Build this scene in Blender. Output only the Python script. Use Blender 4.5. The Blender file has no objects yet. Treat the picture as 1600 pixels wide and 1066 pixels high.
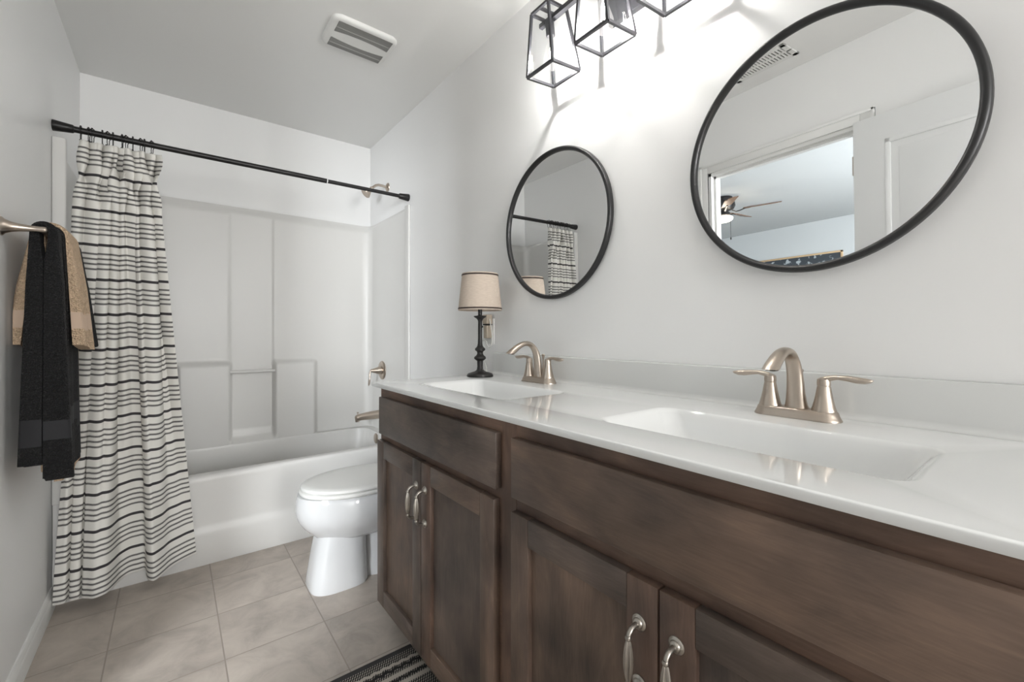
import bpy, bmesh, math, random
from mathutils import Vector, Matrix
random.seed(7)
PI = math.pi
S = bpy.context.scene
C = S.collection

# ------------------------------------------------------------------ camera
CAM_H = 1.0886
cd = bpy.data.cameras.new('camera')
cd.sensor_width = 36.0
cd.lens = 678.3 / 1600 * 36.0
cd.shift_y = -12.93 / 1600
cd.clip_start = 0.02
cam = bpy.data.objects.new('camera', cd)
cam.location = (0, 0, CAM_H)
cam.rotation_euler = (math.radians(90), 0, math.radians(-38.022))
C.objects.link(cam)
S.camera = cam

# ------------------------------------------------------------------ world, exposure
w = bpy.data.worlds.new('world')
S.world = w
w.use_nodes = True
w.node_tree.nodes['Background'].inputs[0].default_value = (0.85, 0.92, 1.0, 1)
w.node_tree.nodes['Background'].inputs[1].default_value = 0.4
S.view_settings.view_transform = 'Standard'
S.view_settings.look = 'None'
S.view_settings.gamma = 1.0
S.view_settings.use_curve_mapping = False
S.view_settings.exposure = 0.42
P_BULB = 4.7          # watts, each clear bulb of the vanity light
P_FILL_REAR = 0.6         # ceiling fill added unseen behind the camera as fill
P_BED = 320.0          # bedroom daylight through its window
P_FILL_WIN = 98.0          # fill light through the window added in the wall behind the camera

# ------------------------------------------------------------------ helpers
ORG = {}


def lin(c):
    return tuple((v / 12.92 if v <= 0.04045 else ((v + 0.055) / 1.055) ** 2.4) for v in c)


def rgb(r, g, b):
    return lin((r / 255, g / 255, b / 255)) + (1.0,)


class MB:
    """collects shapes in world coordinates; build() links them as ONE mesh object"""

    def __init__(self):
        self.bm = bmesh.new()
        self.uv = None

    def _new(self, fn, mi):
        before = set(self.bm.faces)
        r = fn()
        for f in self.bm.faces:
            if f not in before:
                f.material_index = mi
        return r

    def box(self, x0, x1, y0, y1, z0, z1, bev=0.0, seg=2, mi=0, M=None):
        t = bmesh.new()
        bmesh.ops.create_cube(t, size=1.0)
        for v in t.verts:
            v.co = Vector(((x0 + x1) / 2 + v.co.x * (x1 - x0), (y0 + y1) / 2 + v.co.y * (y1 - y0), (z0 + z1) / 2 + v.co.z * (z1 - z0)))
        if bev > 0:
            bmesh.ops.bevel(t, geom=list(t.edges), offset=bev, segments=seg, profile=0.5, affect='EDGES')
        self.merge(t, mi, M)
        return self

    def merge(self, t, mi=0, M=None):
        vm = {}
        for v in t.verts:
            co = (M @ v.co) if M is not None else v.co
            vm[v] = self.bm.verts.new(co)
        for f in t.faces:
            try:
                nf = self.bm.faces.new([vm[v] for v in f.verts])
                nf.material_index = mi
            except ValueError:
                pass
        t.free()

    def loft(self, rings, closed=True, cap0=True, cap1=True, mi=0, loop=False):
        rv = [[self.bm.verts.new(p) for p in r] for r in rings]
        n = len(rings[0])
        pairs = list(zip(rv[:-1], rv[1:]))
        if loop:
            pairs.append((rv[-1], rv[0]))
        for a, b in pairs:
            for i in range(n if closed else n - 1):
                j = (i + 1) % n
                f = self.bm.faces.new((a[i], a[j], b[j], b[i]))
                f.material_index = mi
        if closed and not loop:
            if cap0:
                f = self.bm.faces.new(list(reversed(rv[0]))); f.material_index = mi
            if cap1:
                f = self.bm.faces.new(rv[-1]); f.material_index = mi
        return rv

    def lathe(self, prof, origin=(0, 0, 0), axis=(0, 0, 1), seg=32, mi=0, sx=1.0):
        q = Vector((0, 0, 1)).rotation_difference(Vector(axis).normalized())
        o = Vector(origin)
        rings = []
        for r, z in prof:
            r = max(r, 1e-5)
            rings.append([o + q @ Vector((r * math.cos(2 * PI * k / seg), r * math.sin(2 * PI * k / seg) * sx, z)) for k in range(seg)])
        self.loft(rings, mi=mi)
        return self

    def tube(self, pts, rad, seg=12, mi=0, caps=True, flat=None, up=None):
        pts = [Vector(p) for p in pts]
        n = len(pts)
        if not hasattr(rad, '__len__'):
            rad = [rad] * n
        rings = []
        ref = Vector(up) if up else None
        for i, p in enumerate(pts):
            t = (pts[min(i + 1, n - 1)] - pts[max(i - 1, 0)]).normalized()
            if ref is None:
                ref = Vector((0, 0, 1)) if abs(t.z) < 0.9 else Vector((1, 0, 0))
            a = (ref - t * ref.dot(t))
            a = a.normalized() if a.length > 1e-6 else t.orthogonal().normalized()
            b = t.cross(a)
            if up is None:
                ref = a
            r = rad[i]
            ra, rb = r if isinstance(r, tuple) else (r, r)
            rings.append([p + a * (ra * math.cos(2 * PI * k / seg)) + b * (rb * math.sin(2 * PI * k / seg)) for k in range(seg)])
        self.loft(rings, cap0=caps, cap1=caps, mi=mi)
        return self

    def grid(self, nu, nv, fn, mi=0, uvfn=None):
        g = [[self.bm.verts.new(fn(i / nu, j / nv)) for i in range(nu + 1)] for j in range(nv + 1)]
        if uvfn and self.uv is None:
            self.uv = self.bm.loops.layers.uv.new('UVMap')
        for j in range(nv):
            for i in range(nu):
                f = self.bm.faces.new((g[j][i], g[j][i + 1], g[j + 1][i + 1], g[j + 1][i]))
                f.material_index = mi
                if uvfn:
                    for l, (a, b) in zip(f.loops, ((i, j), (i + 1, j), (i + 1, j + 1), (i, j + 1))):
                        l[self.uv].uv = uvfn(a / nu, b / nv)
        return self

    def plate(self, outer, holes, z, mi=0, flip=False):
        """planar face with holes, normals up"""
        es = []
        t = bmesh.new()
        for lp in [outer] + holes:
            vs = [t.verts.new((p[0], p[1], z)) for p in lp]
            for i in range(len(vs)):
                es.append(t.edges.new((vs[i], vs[(i + 1) % len(vs)])))
        bmesh.ops.triangle_fill(t, use_beauty=True, use_dissolve=False, edges=es)
        for f in t.faces:
            if (f.normal.z < 0) != flip:
                f.normal_flip()
        self.merge(t, mi)
        return self

    def build(self, name, mats, parent=None, origin=None, smooth=35, weld=True, recalc=True):
        bm = self.bm
        if weld:
            bmesh.ops.remove_doubles(bm, verts=list(bm.verts), dist=2e-5)
        if recalc:
            bmesh.ops.recalc_face_normals(bm, faces=list(bm.faces))
        base = Vector(ORG[parent.name]) if parent else Vector((0, 0, 0))
        if parent is None and origin is not None:
            base = Vector(origin)
        for v in bm.verts:
            v.co -= base
        me = bpy.data.meshes.new(name)
        bm.to_mesh(me)
        bm.free()
        for m in (mats if isinstance(mats, (list, tuple)) else [mats]):
            me.materials.append(m)
        if smooth:
            for p in me.polygons:
                p.use_smooth = True
            me.set_sharp_from_angle(angle=math.radians(smooth))
        o = bpy.data.objects.new(name, me)
        C.objects.link(o)
        if parent:
            o.parent = parent
        elif origin is not None:
            o.location = origin
        ORG[o.name] = tuple(base)
        return o


def tag(o, label=None, cat=None, group=None, kind=None):
    if label: o['label'] = label
    if cat: o['category'] = cat
    if group: o['group'] = group
    if kind: o['kind'] = kind
    return o


def thing(name, label, cat, loc=(0, 0, 0), group=None):
    o = bpy.data.objects.new(name, None)
    o.empty_display_size = 0.05
    C.objects.link(o)
    o.location = loc
    ORG[o.name] = tuple(loc)
    return tag(o, label, cat, group)


def dup(root, loc, label, group=None, rot=None):
    def cp(o, parent):
        c = o.copy()
        C.objects.link(c)
        c.parent = parent
        for ch in list(kids.get(o.name, [])):
            cp(ch, c)
        return c
    kids = {}
    for o in C.objects:
        if o.parent:
            kids.setdefault(o.parent.name, []).append(o)
    r = cp(root, root.parent)
    r.location = loc
    if rot is not None:
        r.rotation_euler = rot
    r['label'] = label
    if group:
        r['group'] = group
    return r


def struct(o):
    o['kind'] = 'structure'
    return o


def lerp(a, b, t):
    return a + (b - a) * t


def smooth(a, b, x):
    t = min(1, max(0, (x - a) / (b - a)))
    return t * t * (3 - 2 * t)


def catmull(pts, t):
    """pts: list of tuples, t in 0..1 uniform"""
    n = len(pts) - 1
    f = min(max(t, 0), 0.999999) * n
    i = int(f)
    u = f - i
    p1, p2 = pts[i], pts[i + 1]
    p0 = pts[i - 1] if i > 0 else tuple(2 * a - b for a, b in zip(p1, p2))
    p3 = pts[i + 2] if i + 2 <= n else tuple(2 * b - a for a, b in zip(p1, p2))
    return tuple(0.5 * (2 * b + (c - a) * u + (2 * a - 5 * b + 4 * c - d) * u * u + (3 * b - a - 3 * c + d) * u ** 3)
                 for a, b, c, d in zip(p0, p1, p2, p3))


def rrect(cx, cy, hx, hy, r, n=8):
    out = []
    for (sx, sy, a0) in ((1, 1, 0), (-1, 1, 90), (-1, -1, 180), (1, -1, 270)):
        for k in range(n + 1):
            a = math.radians(a0 + 90 * k / n)
            out.append((cx + sx * (hx - r) + r * math.cos(a), cy + sy * (hy - r) + r * math.sin(a)))
    return out


# ------------------------------------------------------------------ materials
def nmat(name):
    m = bpy.data.materials.new(name)
    m.use_nodes = True
    nt = m.node_tree
    return m, nt, nt.nodes['Principled BSDF'], nt.nodes, nt.links


def mat(name, col, rough=0.5, metal=0.0, bump=0.0, bscale=200.0, coat=0.0, var=0.0, vscale=4.0, spec=None, sheen=0.0):
    m, nt, b, N, L = nmat(name)
    b.inputs['Base Color'].default_value = col
    b.inputs['Roughness'].default_value = rough
    b.inputs['Metallic'].default_value = metal
    if coat:
        b.inputs['Coat Weight'].default_value = coat
        b.inputs['Coat Roughness'].default_value = 0.05
    if spec is not None:
        b.inputs['Specular IOR Level'].default_value = spec
    if sheen:
        b.inputs['Sheen Weight'].default_value = sheen
    tc = N.new('ShaderNodeTexCoord')
    if var:
        nz = N.new('ShaderNodeTexNoise'); nz.inputs['Scale'].default_value = vscale; nz.inputs['Detail'].default_value = 4
        L.new(tc.outputs['Object'], nz.inputs['Vector'])
        mx = N.new('ShaderNodeMix'); mx.data_type = 'RGBA'
        mx.inputs[6].default_value = tuple(c * (1 - var) for c in col[:3]) + (1,)
        mx.inputs[7].default_value = tuple(min(1, c * (1 + var)) for c in col[:3]) + (1,)
        L.new(nz.outputs['Fac'], mx.inputs[0]); L.new(mx.outputs[2], b.inputs['Base Color'])
    if bump:
        nb = N.new('ShaderNodeTexNoise'); nb.inputs['Scale'].default_value = bscale; nb.inputs['Detail'].default_value = 3
        L.new(tc.outputs['Object'], nb.inputs['Vector'])
        bp = N.new('ShaderNodeBump'); bp.inputs['Strength'].default_value = bump; bp.inputs['Distance'].default_value = 0.002
        L.new(nb.outputs['Fac'], bp.inputs['Height']); L.new(bp.outputs['Normal'], b.inputs['Normal'])
    return m


def math_node(N, L, op, a, b=None):
    n = N.new('ShaderNodeMath'); n.operation = op
    for i, v in enumerate((a, b)):
        if v is None: continue
        if isinstance(v, (int, float)): n.inputs[i].default_value = v
        else: L.new(v, n.inputs[i])
    return n.outputs[0]


M_WALL = mat('wall paint', rgb(237, 237, 236), 0.42, bump=0.04, bscale=260)
M_CEIL = mat('ceiling paint', rgb(237, 237, 235), 0.8, bump=0.05, bscale=200)
M_TRIM = mat('white trim paint', rgb(232, 232, 230), 0.35)
M_DOOR = mat('white door paint', rgb(232, 233, 233), 0.35)
M_TUB = mat('white fibreglass', rgb(216, 215, 212), 0.36)
M_PORC = mat('white porcelain', rgb(213, 214, 215), 0.08, coat=0.5)
M_TOP = mat('white cultured marble', rgb(228, 229, 228), 0.09, coat=0.3)
M_TOP_SHADED = mat('white cultured marble shaded', rgb(211, 212, 210), 0.12, coat=0.2)  # countertop marble darkened for the backsplash, its shade put into the colour
M_NICK = mat('brushed nickel', rgb(188, 176, 164), 0.30, 1.0, bump=0.02, bscale=400)
M_NICKD = mat('antique nickel', rgb(172, 166, 158), 0.34, 1.0, var=0.25, vscale=60)
M_BLACK = mat('matte black metal', rgb(34, 33, 33), 0.38, 0.3)
M_BLACKG = mat('graphite metal', rgb(62, 62, 66), 0.36, 0.5)
M_MFRAME = mat('black mirror frame', rgb(32, 32, 33), 0.36, spec=0.5)
M_LAMP = mat('dark bronze lamp', rgb(36, 34, 33), 0.42, 0.2)
M_WHITEP = mat('white plastic', rgb(226, 226, 223), 0.35)
M_DARK = mat('dark cavity', rgb(38, 37, 36), 0.9)
M_SLOT = mat('grille cavity', rgb(70, 69, 67), 0.9)
M_BEIGEP = mat('beige plastic', rgb(176, 163, 146), 0.5)
M_CORD = mat('clear cord', rgb(214, 214, 208), 0.25)
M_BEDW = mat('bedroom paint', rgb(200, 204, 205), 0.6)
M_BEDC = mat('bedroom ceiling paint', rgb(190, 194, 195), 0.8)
M_CARPET = mat('bedroom carpet', rgb(150, 143, 134), 0.95, bump=0.3, bscale=500)
M_BLADE = mat('fan blade wood', rgb(110, 84, 64), 0.4, var=0.2, vscale=20)
M_PICFRAME = mat('pale oak frame', rgb(196, 168, 132), 0.5, var=0.12, vscale=30)


def mirror_mat():
    m, nt, b, N, L = nmat('mirror silver')
    b.inputs['Base Color'].default_value = (0.93, 0.94, 0.94, 1)
    b.inputs['Metallic'].default_value = 1.0
    b.inputs['Roughness'].default_value = 0.0
    return m


def glass_mat():
    m, nt, b, N, L = nmat('clear pane glass')
    N.remove(b)
    out = N['Material Output']
    tr = N.new('ShaderNodeBsdfTransparent'); tr.inputs[0].default_value = (0.96, 0.965, 0.97, 1)
    gl = N.new('ShaderNodeBsdfGlossy'); gl.inputs['Roughness'].default_value = 0.02
    lw = N.new('ShaderNodeLayerWeight'); lw.inputs['Blend'].default_value = 0.5
    fr = math_node(N, L, 'ADD', 0.035, math_node(N, L, 'MULTIPLY', math_node(N, L, 'POWER', lw.outputs['Facing'], 4.0), 0.6))
    mx = N.new('ShaderNodeMixShader')
    L.new(fr, mx.inputs[0]); L.new(tr.outputs[0], mx.inputs[1]); L.new(gl.outputs[0], mx.inputs[2])
    L.new(mx.outputs[0], out.inputs[0])
    return m


def emit_mat(name, col, strength, mixtrans=0.0):
    m, nt, b, N, L = nmat(name)
    N.remove(b)
    out = N['Material Output']
    e = N.new('ShaderNodeEmission'); e.inputs[0].default_value = col; e.inputs[1].default_value = strength
    if mixtrans:
        tr = N.new('ShaderNodeBsdfTransparent')
        mx = N.new('ShaderNodeMixShader'); mx.inputs[0].default_value = mixtrans
        L.new(e.outputs[0], mx.inputs[1]); L.new(tr.outputs[0], mx.inputs[2]); L.new(mx.outputs[0], out.inputs[0])
    else:
        L.new(e.outputs[0], out.inputs[0])
    return m


def wood_mat(name, axis, seed, tone=(1, 1, 1)):
    """dark stained alder; grain runs along axis"""
    m, nt, b, N, L = nmat(name)
    geo = N.new('ShaderNodeNewGeometry')
    mp = N.new('ShaderNodeMapping')
    sc = {'y': (7, 1.8, 7), 'z': (7, 7, 1.8)}[axis]
    mp.inputs['Scale'].default_value = sc
    mp.inputs['Location'].default_value = (seed * 3.17, seed * 1.71, seed * 2.33)
    L.new(geo.outputs['Position'], mp.inputs['Vector'])
    warp = N.new('ShaderNodeTexNoise'); warp.inputs['Scale'].default_value = 0.8; warp.inputs['Detail'].default_value = 1.0; warp.inputs['Distortion'].default_value = 0.15
    mp3 = N.new('ShaderNodeMapping'); mp3.inputs['Scale'].default_value = {'y': (6, 0.8, 6), 'z': (6, 6, 0.8)}[axis]
    mp3.inputs['Location'].default_value = (seed * 1.13, seed * 2.9, seed * 0.77)
    L.new(geo.outputs['Position'], mp3.inputs['Vector']); L.new(mp3.outputs[0], warp.inputs['Vector'])
    wv = N.new('ShaderNodeTexNoise'); wv.inputs['Scale'].default_value = 2.2; wv.inputs['Detail'].default_value = 8; wv.inputs['Roughness'].default_value = 0.65; wv.inputs['Distortion'].default_value = 0.9
    L.new(mp.outputs[0], wv.inputs['Vector'])
    # ring lines : iso-bands of the slow noise
    rings = math_node(N, L, 'MULTIPLY', warp.outputs['Fac'], 26.0)
    fr = math_node(N, L, 'FRACT', rings)
    tri = math_node(N, L, 'ABSOLUTE', math_node(N, L, 'SUBTRACT', fr, 0.5))
    line = math_node(N, L, 'MULTIPLY', math_node(N, L, 'MAXIMUM', math_node(N, L, 'SUBTRACT', 1.0, math_node(N, L, 'MULTIPLY', tri, 9.0)), 0.0), wv.outputs['Fac'])
    # blotches of stain
    bl = N.new('ShaderNodeTexNoise'); bl.inputs['Scale'].default_value = 4.5; bl.inputs['Detail'].default_value = 3
    L.new(geo.outputs['Position'], bl.inputs['Vector'])
    cr = N.new('ShaderNodeValToRGB')
    e = cr.color_ramp.elements
    e[0].position = 0.30; e[0].color = tuple(c * k for c, k in zip(rgb(54, 48, 46)[:3], tone)) + (1,)
    e[1].position = 0.72; e[1].color = tuple(c * k for c, k in zip(rgb(140, 118, 103)[:3], tone)) + (1,)
    mid = cr.color_ramp.elements.new(0.5); mid.color = tuple(c * k for c, k in zip(rgb(104, 88, 78)[:3], tone)) + (1,)
    f = math_node(N, L, 'ADD', math_node(N, L, 'MULTIPLY', wv.outputs['Fac'], 0.38), math_node(N, L, 'MULTIPLY', bl.outputs['Fac'], 0.62))
    L.new(f, cr.inputs[0])
    fine = N.new('ShaderNodeTexNoise'); fine.inputs['Scale'].default_value = 40; fine.inputs['Detail'].default_value = 2
    mp2 = N.new('ShaderNodeMapping'); mp2.inputs['Scale'].default_value = {'y': (8, 0.5, 8), 'z': (8, 8, 0.5)}[axis]
    L.new(geo.outputs['Position'], mp2.inputs['Vector']); L.new(mp2.outputs[0], fine.inputs['Vector'])
    k = math_node(N, L, 'ADD', 0.78, math_node(N, L, 'MULTIPLY', fine.outputs['Fac'], 0.40))
    k2 = math_node(N, L, 'ADD', k, math_node(N, L, 'MULTIPLY', line, 0.20))
    mul = N.new('ShaderNodeVectorMath'); mul.operation = 'SCALE'
    L.new(cr.outputs[0], mul.inputs[0]); L.new(k2, mul.inputs['Scale'])
    L.new(mul.outputs[0], b.inputs['Base Color'])
    b.inputs['Roughness'].default_value = 0.42
    b.inputs['Specular IOR Level'].default_value = 0.4
    bp = N.new('ShaderNodeBump'); bp.inputs['Strength'].default_value = 0.06; bp.inputs['Distance'].default_value = 0.001
    L.new(fine.outputs['Fac'], bp.inputs['Height']); L.new(bp.outputs[0], b.inputs['Normal'])
    return m


def tile_mat():
    m, nt, b, N, L = nmat('beige stone look tile')
    geo = N.new('ShaderNodeNewGeometry')
    sp = N.new('ShaderNodeSeparateXYZ'); L.new(geo.outputs['Position'], sp.inputs[0])
    tx = math_node(N, L, 'DIVIDE', math_node(N, L, 'SUBTRACT', sp.outputs[0], -0.176), 0.3134)
    ty = math_node(N, L, 'DIVIDE', math_node(N, L, 'SUBTRACT', sp.outputs[1], 2.6116), 0.2955)
    def edge(t, size):
        fr = math_node(N, L, 'FRACT', math_node(N, L, 'ADD', t, 50.5))
        d = math_node(N, L, 'ABSOLUTE', math_node(N, L, 'SUBTRACT', fr, 0.5))
        return math_node(N, L, 'LESS_THAN', math_node(N, L, 'MULTIPLY', d, size), 0.0021)
    g = math_node(N, L, 'MAXIMUM', edge(tx, 0.3134), edge(ty, 0.2955))
    cx = math_node(N, L, 'FLOOR', tx); cy = math_node(N, L, 'FLOOR', ty)
    cb = N.new('ShaderNodeCombineXYZ'); L.new(cx, cb.inputs[0]); L.new(cy, cb.inputs[1])
    wn = N.new('ShaderNodeTexWhiteNoise'); L.new(cb.outputs[0], wn.inputs['Vector'])
    off = N.new('ShaderNodeVectorMath'); off.operation = 'MULTIPLY_ADD'
    L.new(wn.outputs['Color'], off.inputs[0]); off.inputs[1].default_value = (7, 7, 7); L.new(geo.outputs['Position'], off.inputs[2])
    n1 = N.new('ShaderNodeTexNoise'); n1.inputs['Scale'].default_value = 7; n1.inputs['Detail'].default_value = 7; n1.inputs['Roughness'].default_value = 0.62; n1.inputs['Distortion'].default_value = 0.6
    L.new(off.outputs[0], n1.inputs['Vector'])
    cr = N.new('ShaderNodeValToRGB')
    e = cr.color_ramp.elements
    e[0].position = 0.3; e[0].color = rgb(162, 153, 144)
    e[1].position = 0.75; e[1].color = rgb(201, 191, 180)
    mid = e.new(0.5); mid.color = rgb(183, 173, 163)
    L.new(n1.outputs['Fac'], cr.inputs[0])
    tone = math_node(N, L, 'ADD', 0.93, math_node(N, L, 'MULTIPLY', wn.outputs['Value'], 0.10))
    sc = N.new('ShaderNodeVectorMath'); sc.operation = 'SCALE'; L.new(cr.outputs[0], sc.inputs[0]); L.new(tone, sc.inputs['Scale'])
    mx = N.new('ShaderNodeMix'); mx.data_type = 'RGBA'
    L.new(g, mx.inputs[0]); L.new(sc.outputs[0], mx.inputs[6]); mx.inputs[7].default_value = rgb(152, 142, 132)
    L.new(mx.outputs[2], b.inputs['Base Color'])
    b.inputs['Roughness'].default_value = 0.5
    bp = N.new('ShaderNodeBump'); bp.inputs['Strength'].default_value = 0.5; bp.inputs['Distance'].default_value = 0.0015
    h = math_node(N, L, 'ADD', math_node(N, L, 'MULTIPLY', g, -1.0), math_node(N, L, 'MULTIPLY', n1.outputs['Fac'], 0.12))
    L.new(h, bp.inputs['Height']); L.new(bp.outputs[0], b.inputs['Normal'])
    return m


def curtain_mat():
    m, nt, b, N, L = nmat('striped woven cotton')
    tc = N.new('ShaderNodeTexCoord')
    sp = N.new('ShaderNodeSeparateXYZ'); L.new(tc.outputs['UV'], sp.inputs[0])
    per = 0.1436
    t = math_node(N, L, 'FRACT', math_node(N, L, 'DIVIDE', math_node(N, L, 'ADD', sp.outputs[1], per * 10.05 - 0.138), per))
    def band(c, hw):
        return math_node(N, L, 'LESS_THAN', math_node(N, L, 'ABSOLUTE', math_node(N, L, 'SUBTRACT', t, c)), hw)
    thick = band(0.05, 0.040)
    su = math_node(N, L, 'SINE', math_node(N, L, 'MULTIPLY', sp.outputs[0], 2 * PI / 0.0072))
    thin = None
    for c in (0.31, 0.455, 0.60, 0.745):
        # twisted two-strand line: wobbles and opens
        d = math_node(N, L, 'ABSOLUTE', math_node(N, L, 'SUBTRACT', t, math_node(N, L, 'ADD', math_node(N, L, 'MULTIPLY', su, 0.010), c)))
        x = math_node(N, L, 'LESS_THAN', d, 0.026)
        thin = x if thin is None else math_node(N, L, 'MAXIMUM', thin, x)
    gaps = math_node(N, L, 'GREATER_THAN', math_node(N, L, 'SINE', math_node(N, L, 'MULTIPLY', sp.outputs[0], 4 * PI / 0.0072)), -0.75)
    thin = math_node(N, L, 'MULTIPLY', thin, math_node(N, L, 'ADD', 0.5, math_node(N, L, 'MULTIPLY', gaps, 0.5)))
    fac = math_node(N, L, 'MAXIMUM', thick, thin)
    mx = N.new('ShaderNodeMix'); mx.data_type = 'RGBA'
    L.new(fac, mx.inputs[0]); mx.inputs[6].default_value = rgb(228, 226, 220); mx.inputs[7].default_value = rgb(58, 56, 58)
    L.new(mx.outputs[2], b.inputs['Base Color'])
    b.inputs['Roughness'].default_value = 0.9
    nb = N.new('ShaderNodeTexNoise'); nb.inputs['Scale'].default_value = 700
    L.new(tc.outputs['UV'], nb.inputs['Vector'])
    bp = N.new('ShaderNodeBump'); bp.inputs['Strength'].default_value = 0.15; bp.inputs['Distance'].default_value = 0.001
    L.new(nb.outputs['Fac'], bp.inputs['Height']); L.new(bp.outputs[0], b.inputs['Normal'])
    return m


def towel_mat(name, col):
    m, nt, b, N, L = nmat(name)
    tc = N.new('ShaderNodeTexCoord')
    v = N.new('ShaderNodeTexVoronoi'); v.inputs['Scale'].default_value = 220
    L.new(tc.outputs['Object'], v.inputs['Vector'])
    nz = N.new('ShaderNodeTexNoise'); nz.inputs['Scale'].default_value = 90; nz.inputs['Detail'].default_value = 4
    L.new(tc.outputs['Object'], nz.inputs['Vector'])
    k = math_node(N, L, 'ADD', 0.7, math_node(N, L, 'MULTIPLY', nz.outputs['Fac'], 0.6))
    sc = N.new('ShaderNodeVectorMath'); sc.operation = 'SCALE'; sc.inputs[0].default_value = col[:3]; L.new(k, sc.inputs['Scale'])
    L.new(sc.outputs[0], b.inputs['Base Color'])
    b.inputs['Roughness'].default_value = 1.0
    b.inputs['Sheen Weight'].default_value = 0.02
    bp = N.new('ShaderNodeBump'); bp.inputs['Strength'].default_value = 1.0; bp.inputs['Distance'].default_value = 0.006
    h = math_node(N, L, 'ADD', v.outputs['Distance'], nz.outputs['Fac'])
    L.new(h, bp.inputs['Height']); L.new(bp.outputs[0], b.inputs['Normal'])
    return m


def rug_mat():
    """bands across the short side: charcoal hem, black and cream pick weave, wavy and straight cream lines"""
    m, nt, b, N, L = nmat('woven black and cream rug')
    geo = N.new('ShaderNodeNewGeometry')
    sp = N.new('ShaderNodeSeparateXYZ'); L.new(geo.outputs['Position'], sp.inputs[0])
    v = math_node(N, L, 'SUBTRACT', 1.407, sp.outputs[1])            # metres from the far hem
    u = sp.outputs[0]
    nz = N.new('ShaderNodeTexNoise'); nz.inputs['Scale'].default_value = 25; L.new(geo.outputs['Position'], nz.inputs['Vector'])
    vv = math_node(N, L, 'ADD', v, math_node(N, L, 'MULTIPLY', nz.outputs['Fac'], 0.004))
    cell = 0.0078
    a = math_node(N, L, 'SINE', math_node(N, L, 'MULTIPLY', math_node(N, L, 'ADD', u, math_node(N, L, 'MULTIPLY', v, 0.6)), 2 * PI / cell))
    c = math_node(N, L, 'SINE', math_node(N, L, 'MULTIPLY', v, 2 * PI / (cell * 1.3)))
    pick = math_node(N, L, 'GREATER_THAN', math_node(N, L, 'ADD', a, math_node(N, L, 'MULTIPLY', c, 0.6)), 0.35)
    pick = math_node(N, L, 'MULTIPLY', pick, 0.8)
    def band(x, c0, hw):
        return math_node(N, L, 'LESS_THAN', math_node(N, L, 'ABSOLUTE', math_node(N, L, 'SUBTRACT', x, c0)), hw)
    wob = math_node(N, L, 'MULTIPLY', math_node(N, L, 'SINE', math_node(N, L, 'MULTIPLY', u, 2 * PI / 0.031)), 0.0028)
    vw = math_node(N, L, 'ADD', vv, wob)
    per = 0.21
    vm = math_node(N, L, 'MULTIPLY', math_node(N, L, 'FRACT', math_node(N, L, 'DIVIDE', vv, per)), per)
    vwm = math_node(N, L, 'MULTIPLY', math_node(N, L, 'FRACT', math_node(N, L, 'DIVIDE', vw, per)), per)
    cream = math_node(N, L, 'MAXIMUM', band(vwm, 0.060, 0.006), math_node(N, L, 'MAXIMUM', band(vm, 0.108, 0.008), band(vm, 0.146, 0.008)))
    black = math_node(N, L, 'MAXIMUM', band(vwm, 0.080, 0.006), band(vwm, 0.126, 0.004))
    hem = math_node(N, L, 'LESS_THAN', v, 0.022)
    f = math_node(N, L, 'MAXIMUM', pick, cream)
    f = math_node(N, L, 'MULTIPLY', f, math_node(N, L, 'SUBTRACT', 1.0, black))
    mx = N.new('ShaderNodeMix'); mx.data_type = 'RGBA'
    L.new(f, mx.inputs[0]); mx.inputs[6].default_value = rgb(30, 28, 27); mx.inputs[7].default_value = rgb(196, 188, 178)
    mh = N.new('ShaderNodeMix'); mh.data_type = 'RGBA'
    L.new(hem, mh.inputs[0]); L.new(mx.outputs[2], mh.inputs[6]); mh.inputs[7].default_value = rgb(62, 60, 60)
    L.new(mh.outputs[2], b.inputs['Base Color'])
    b.inputs['Roughness'].default_value = 0.95
    bp = N.new('ShaderNodeBump'); bp.inputs['Strength'].default_value = 0.6; bp.inputs['Distance'].default_value = 0.003
    L.new(f, bp.inputs['Height']); L.new(bp.outputs[0], b.inputs['Normal'])
    return m


def linen_mat():
    m, nt, b, N, L = nmat('oatmeal linen')
    tc = N.new('ShaderNodeTexCoord')
    mp = N.new('ShaderNodeMapping'); mp.inputs['Scale'].default_value = (60, 60, 500)
    L.new(tc.outputs['Object'], mp.inputs['Vector'])
    nz = N.new('ShaderNodeTexNoise'); nz.inputs['Scale'].default_value = 1.0; nz.inputs['Detail'].default_value = 4
    L.new(mp.outputs[0], nz.inputs['Vector'])
    mx = N.new('ShaderNodeMix'); mx.data_type = 'RGBA'
    L.new(nz.outputs['Fac'], mx.inputs[0]); mx.inputs[6].default_value = rgb(178, 162, 146); mx.inputs[7].default_value = rgb(216, 202, 188)
    L.new(mx.outputs[2], b.inputs['Base Color'])
    b.inputs['Roughness'].default_value = 0.9
    return m


M_MIRROR = mirror_mat()
M_GLASS = glass_mat()
M_TILE = tile_mat()
M_CURT = curtain_mat()
M_TBLACK = towel_mat('black terry', rgb(18, 18, 20))
M_TBEIGE = towel_mat('beige terry', rgb(214, 186, 156))
M_BBLACK = mat('black dobby band', rgb(34, 34, 37), 0.8)
M_BBEIGE = mat('beige dobby band', rgb(205, 180, 158), 0.8)
M_RUG = rug_mat()
M_LINEN = linen_mat()
M_RIBBON = mat('brown ribbon', rgb(58, 46, 40), 0.7)
M_BULB = emit_mat('bulb glow', (1.0, 0.97, 0.92, 1), 1.1, 0.78)
M_FIL = emit_mat('filament glow', (1.0, 0.95, 0.85, 1), 60)
M_DOME = emit_mat('lit dome', (1.0, 0.97, 0.92, 1), 3.0)
M_FANLITE = emit_mat('warm lit bowl', (1.0, 0.88, 0.72, 1), 16.0)
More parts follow.
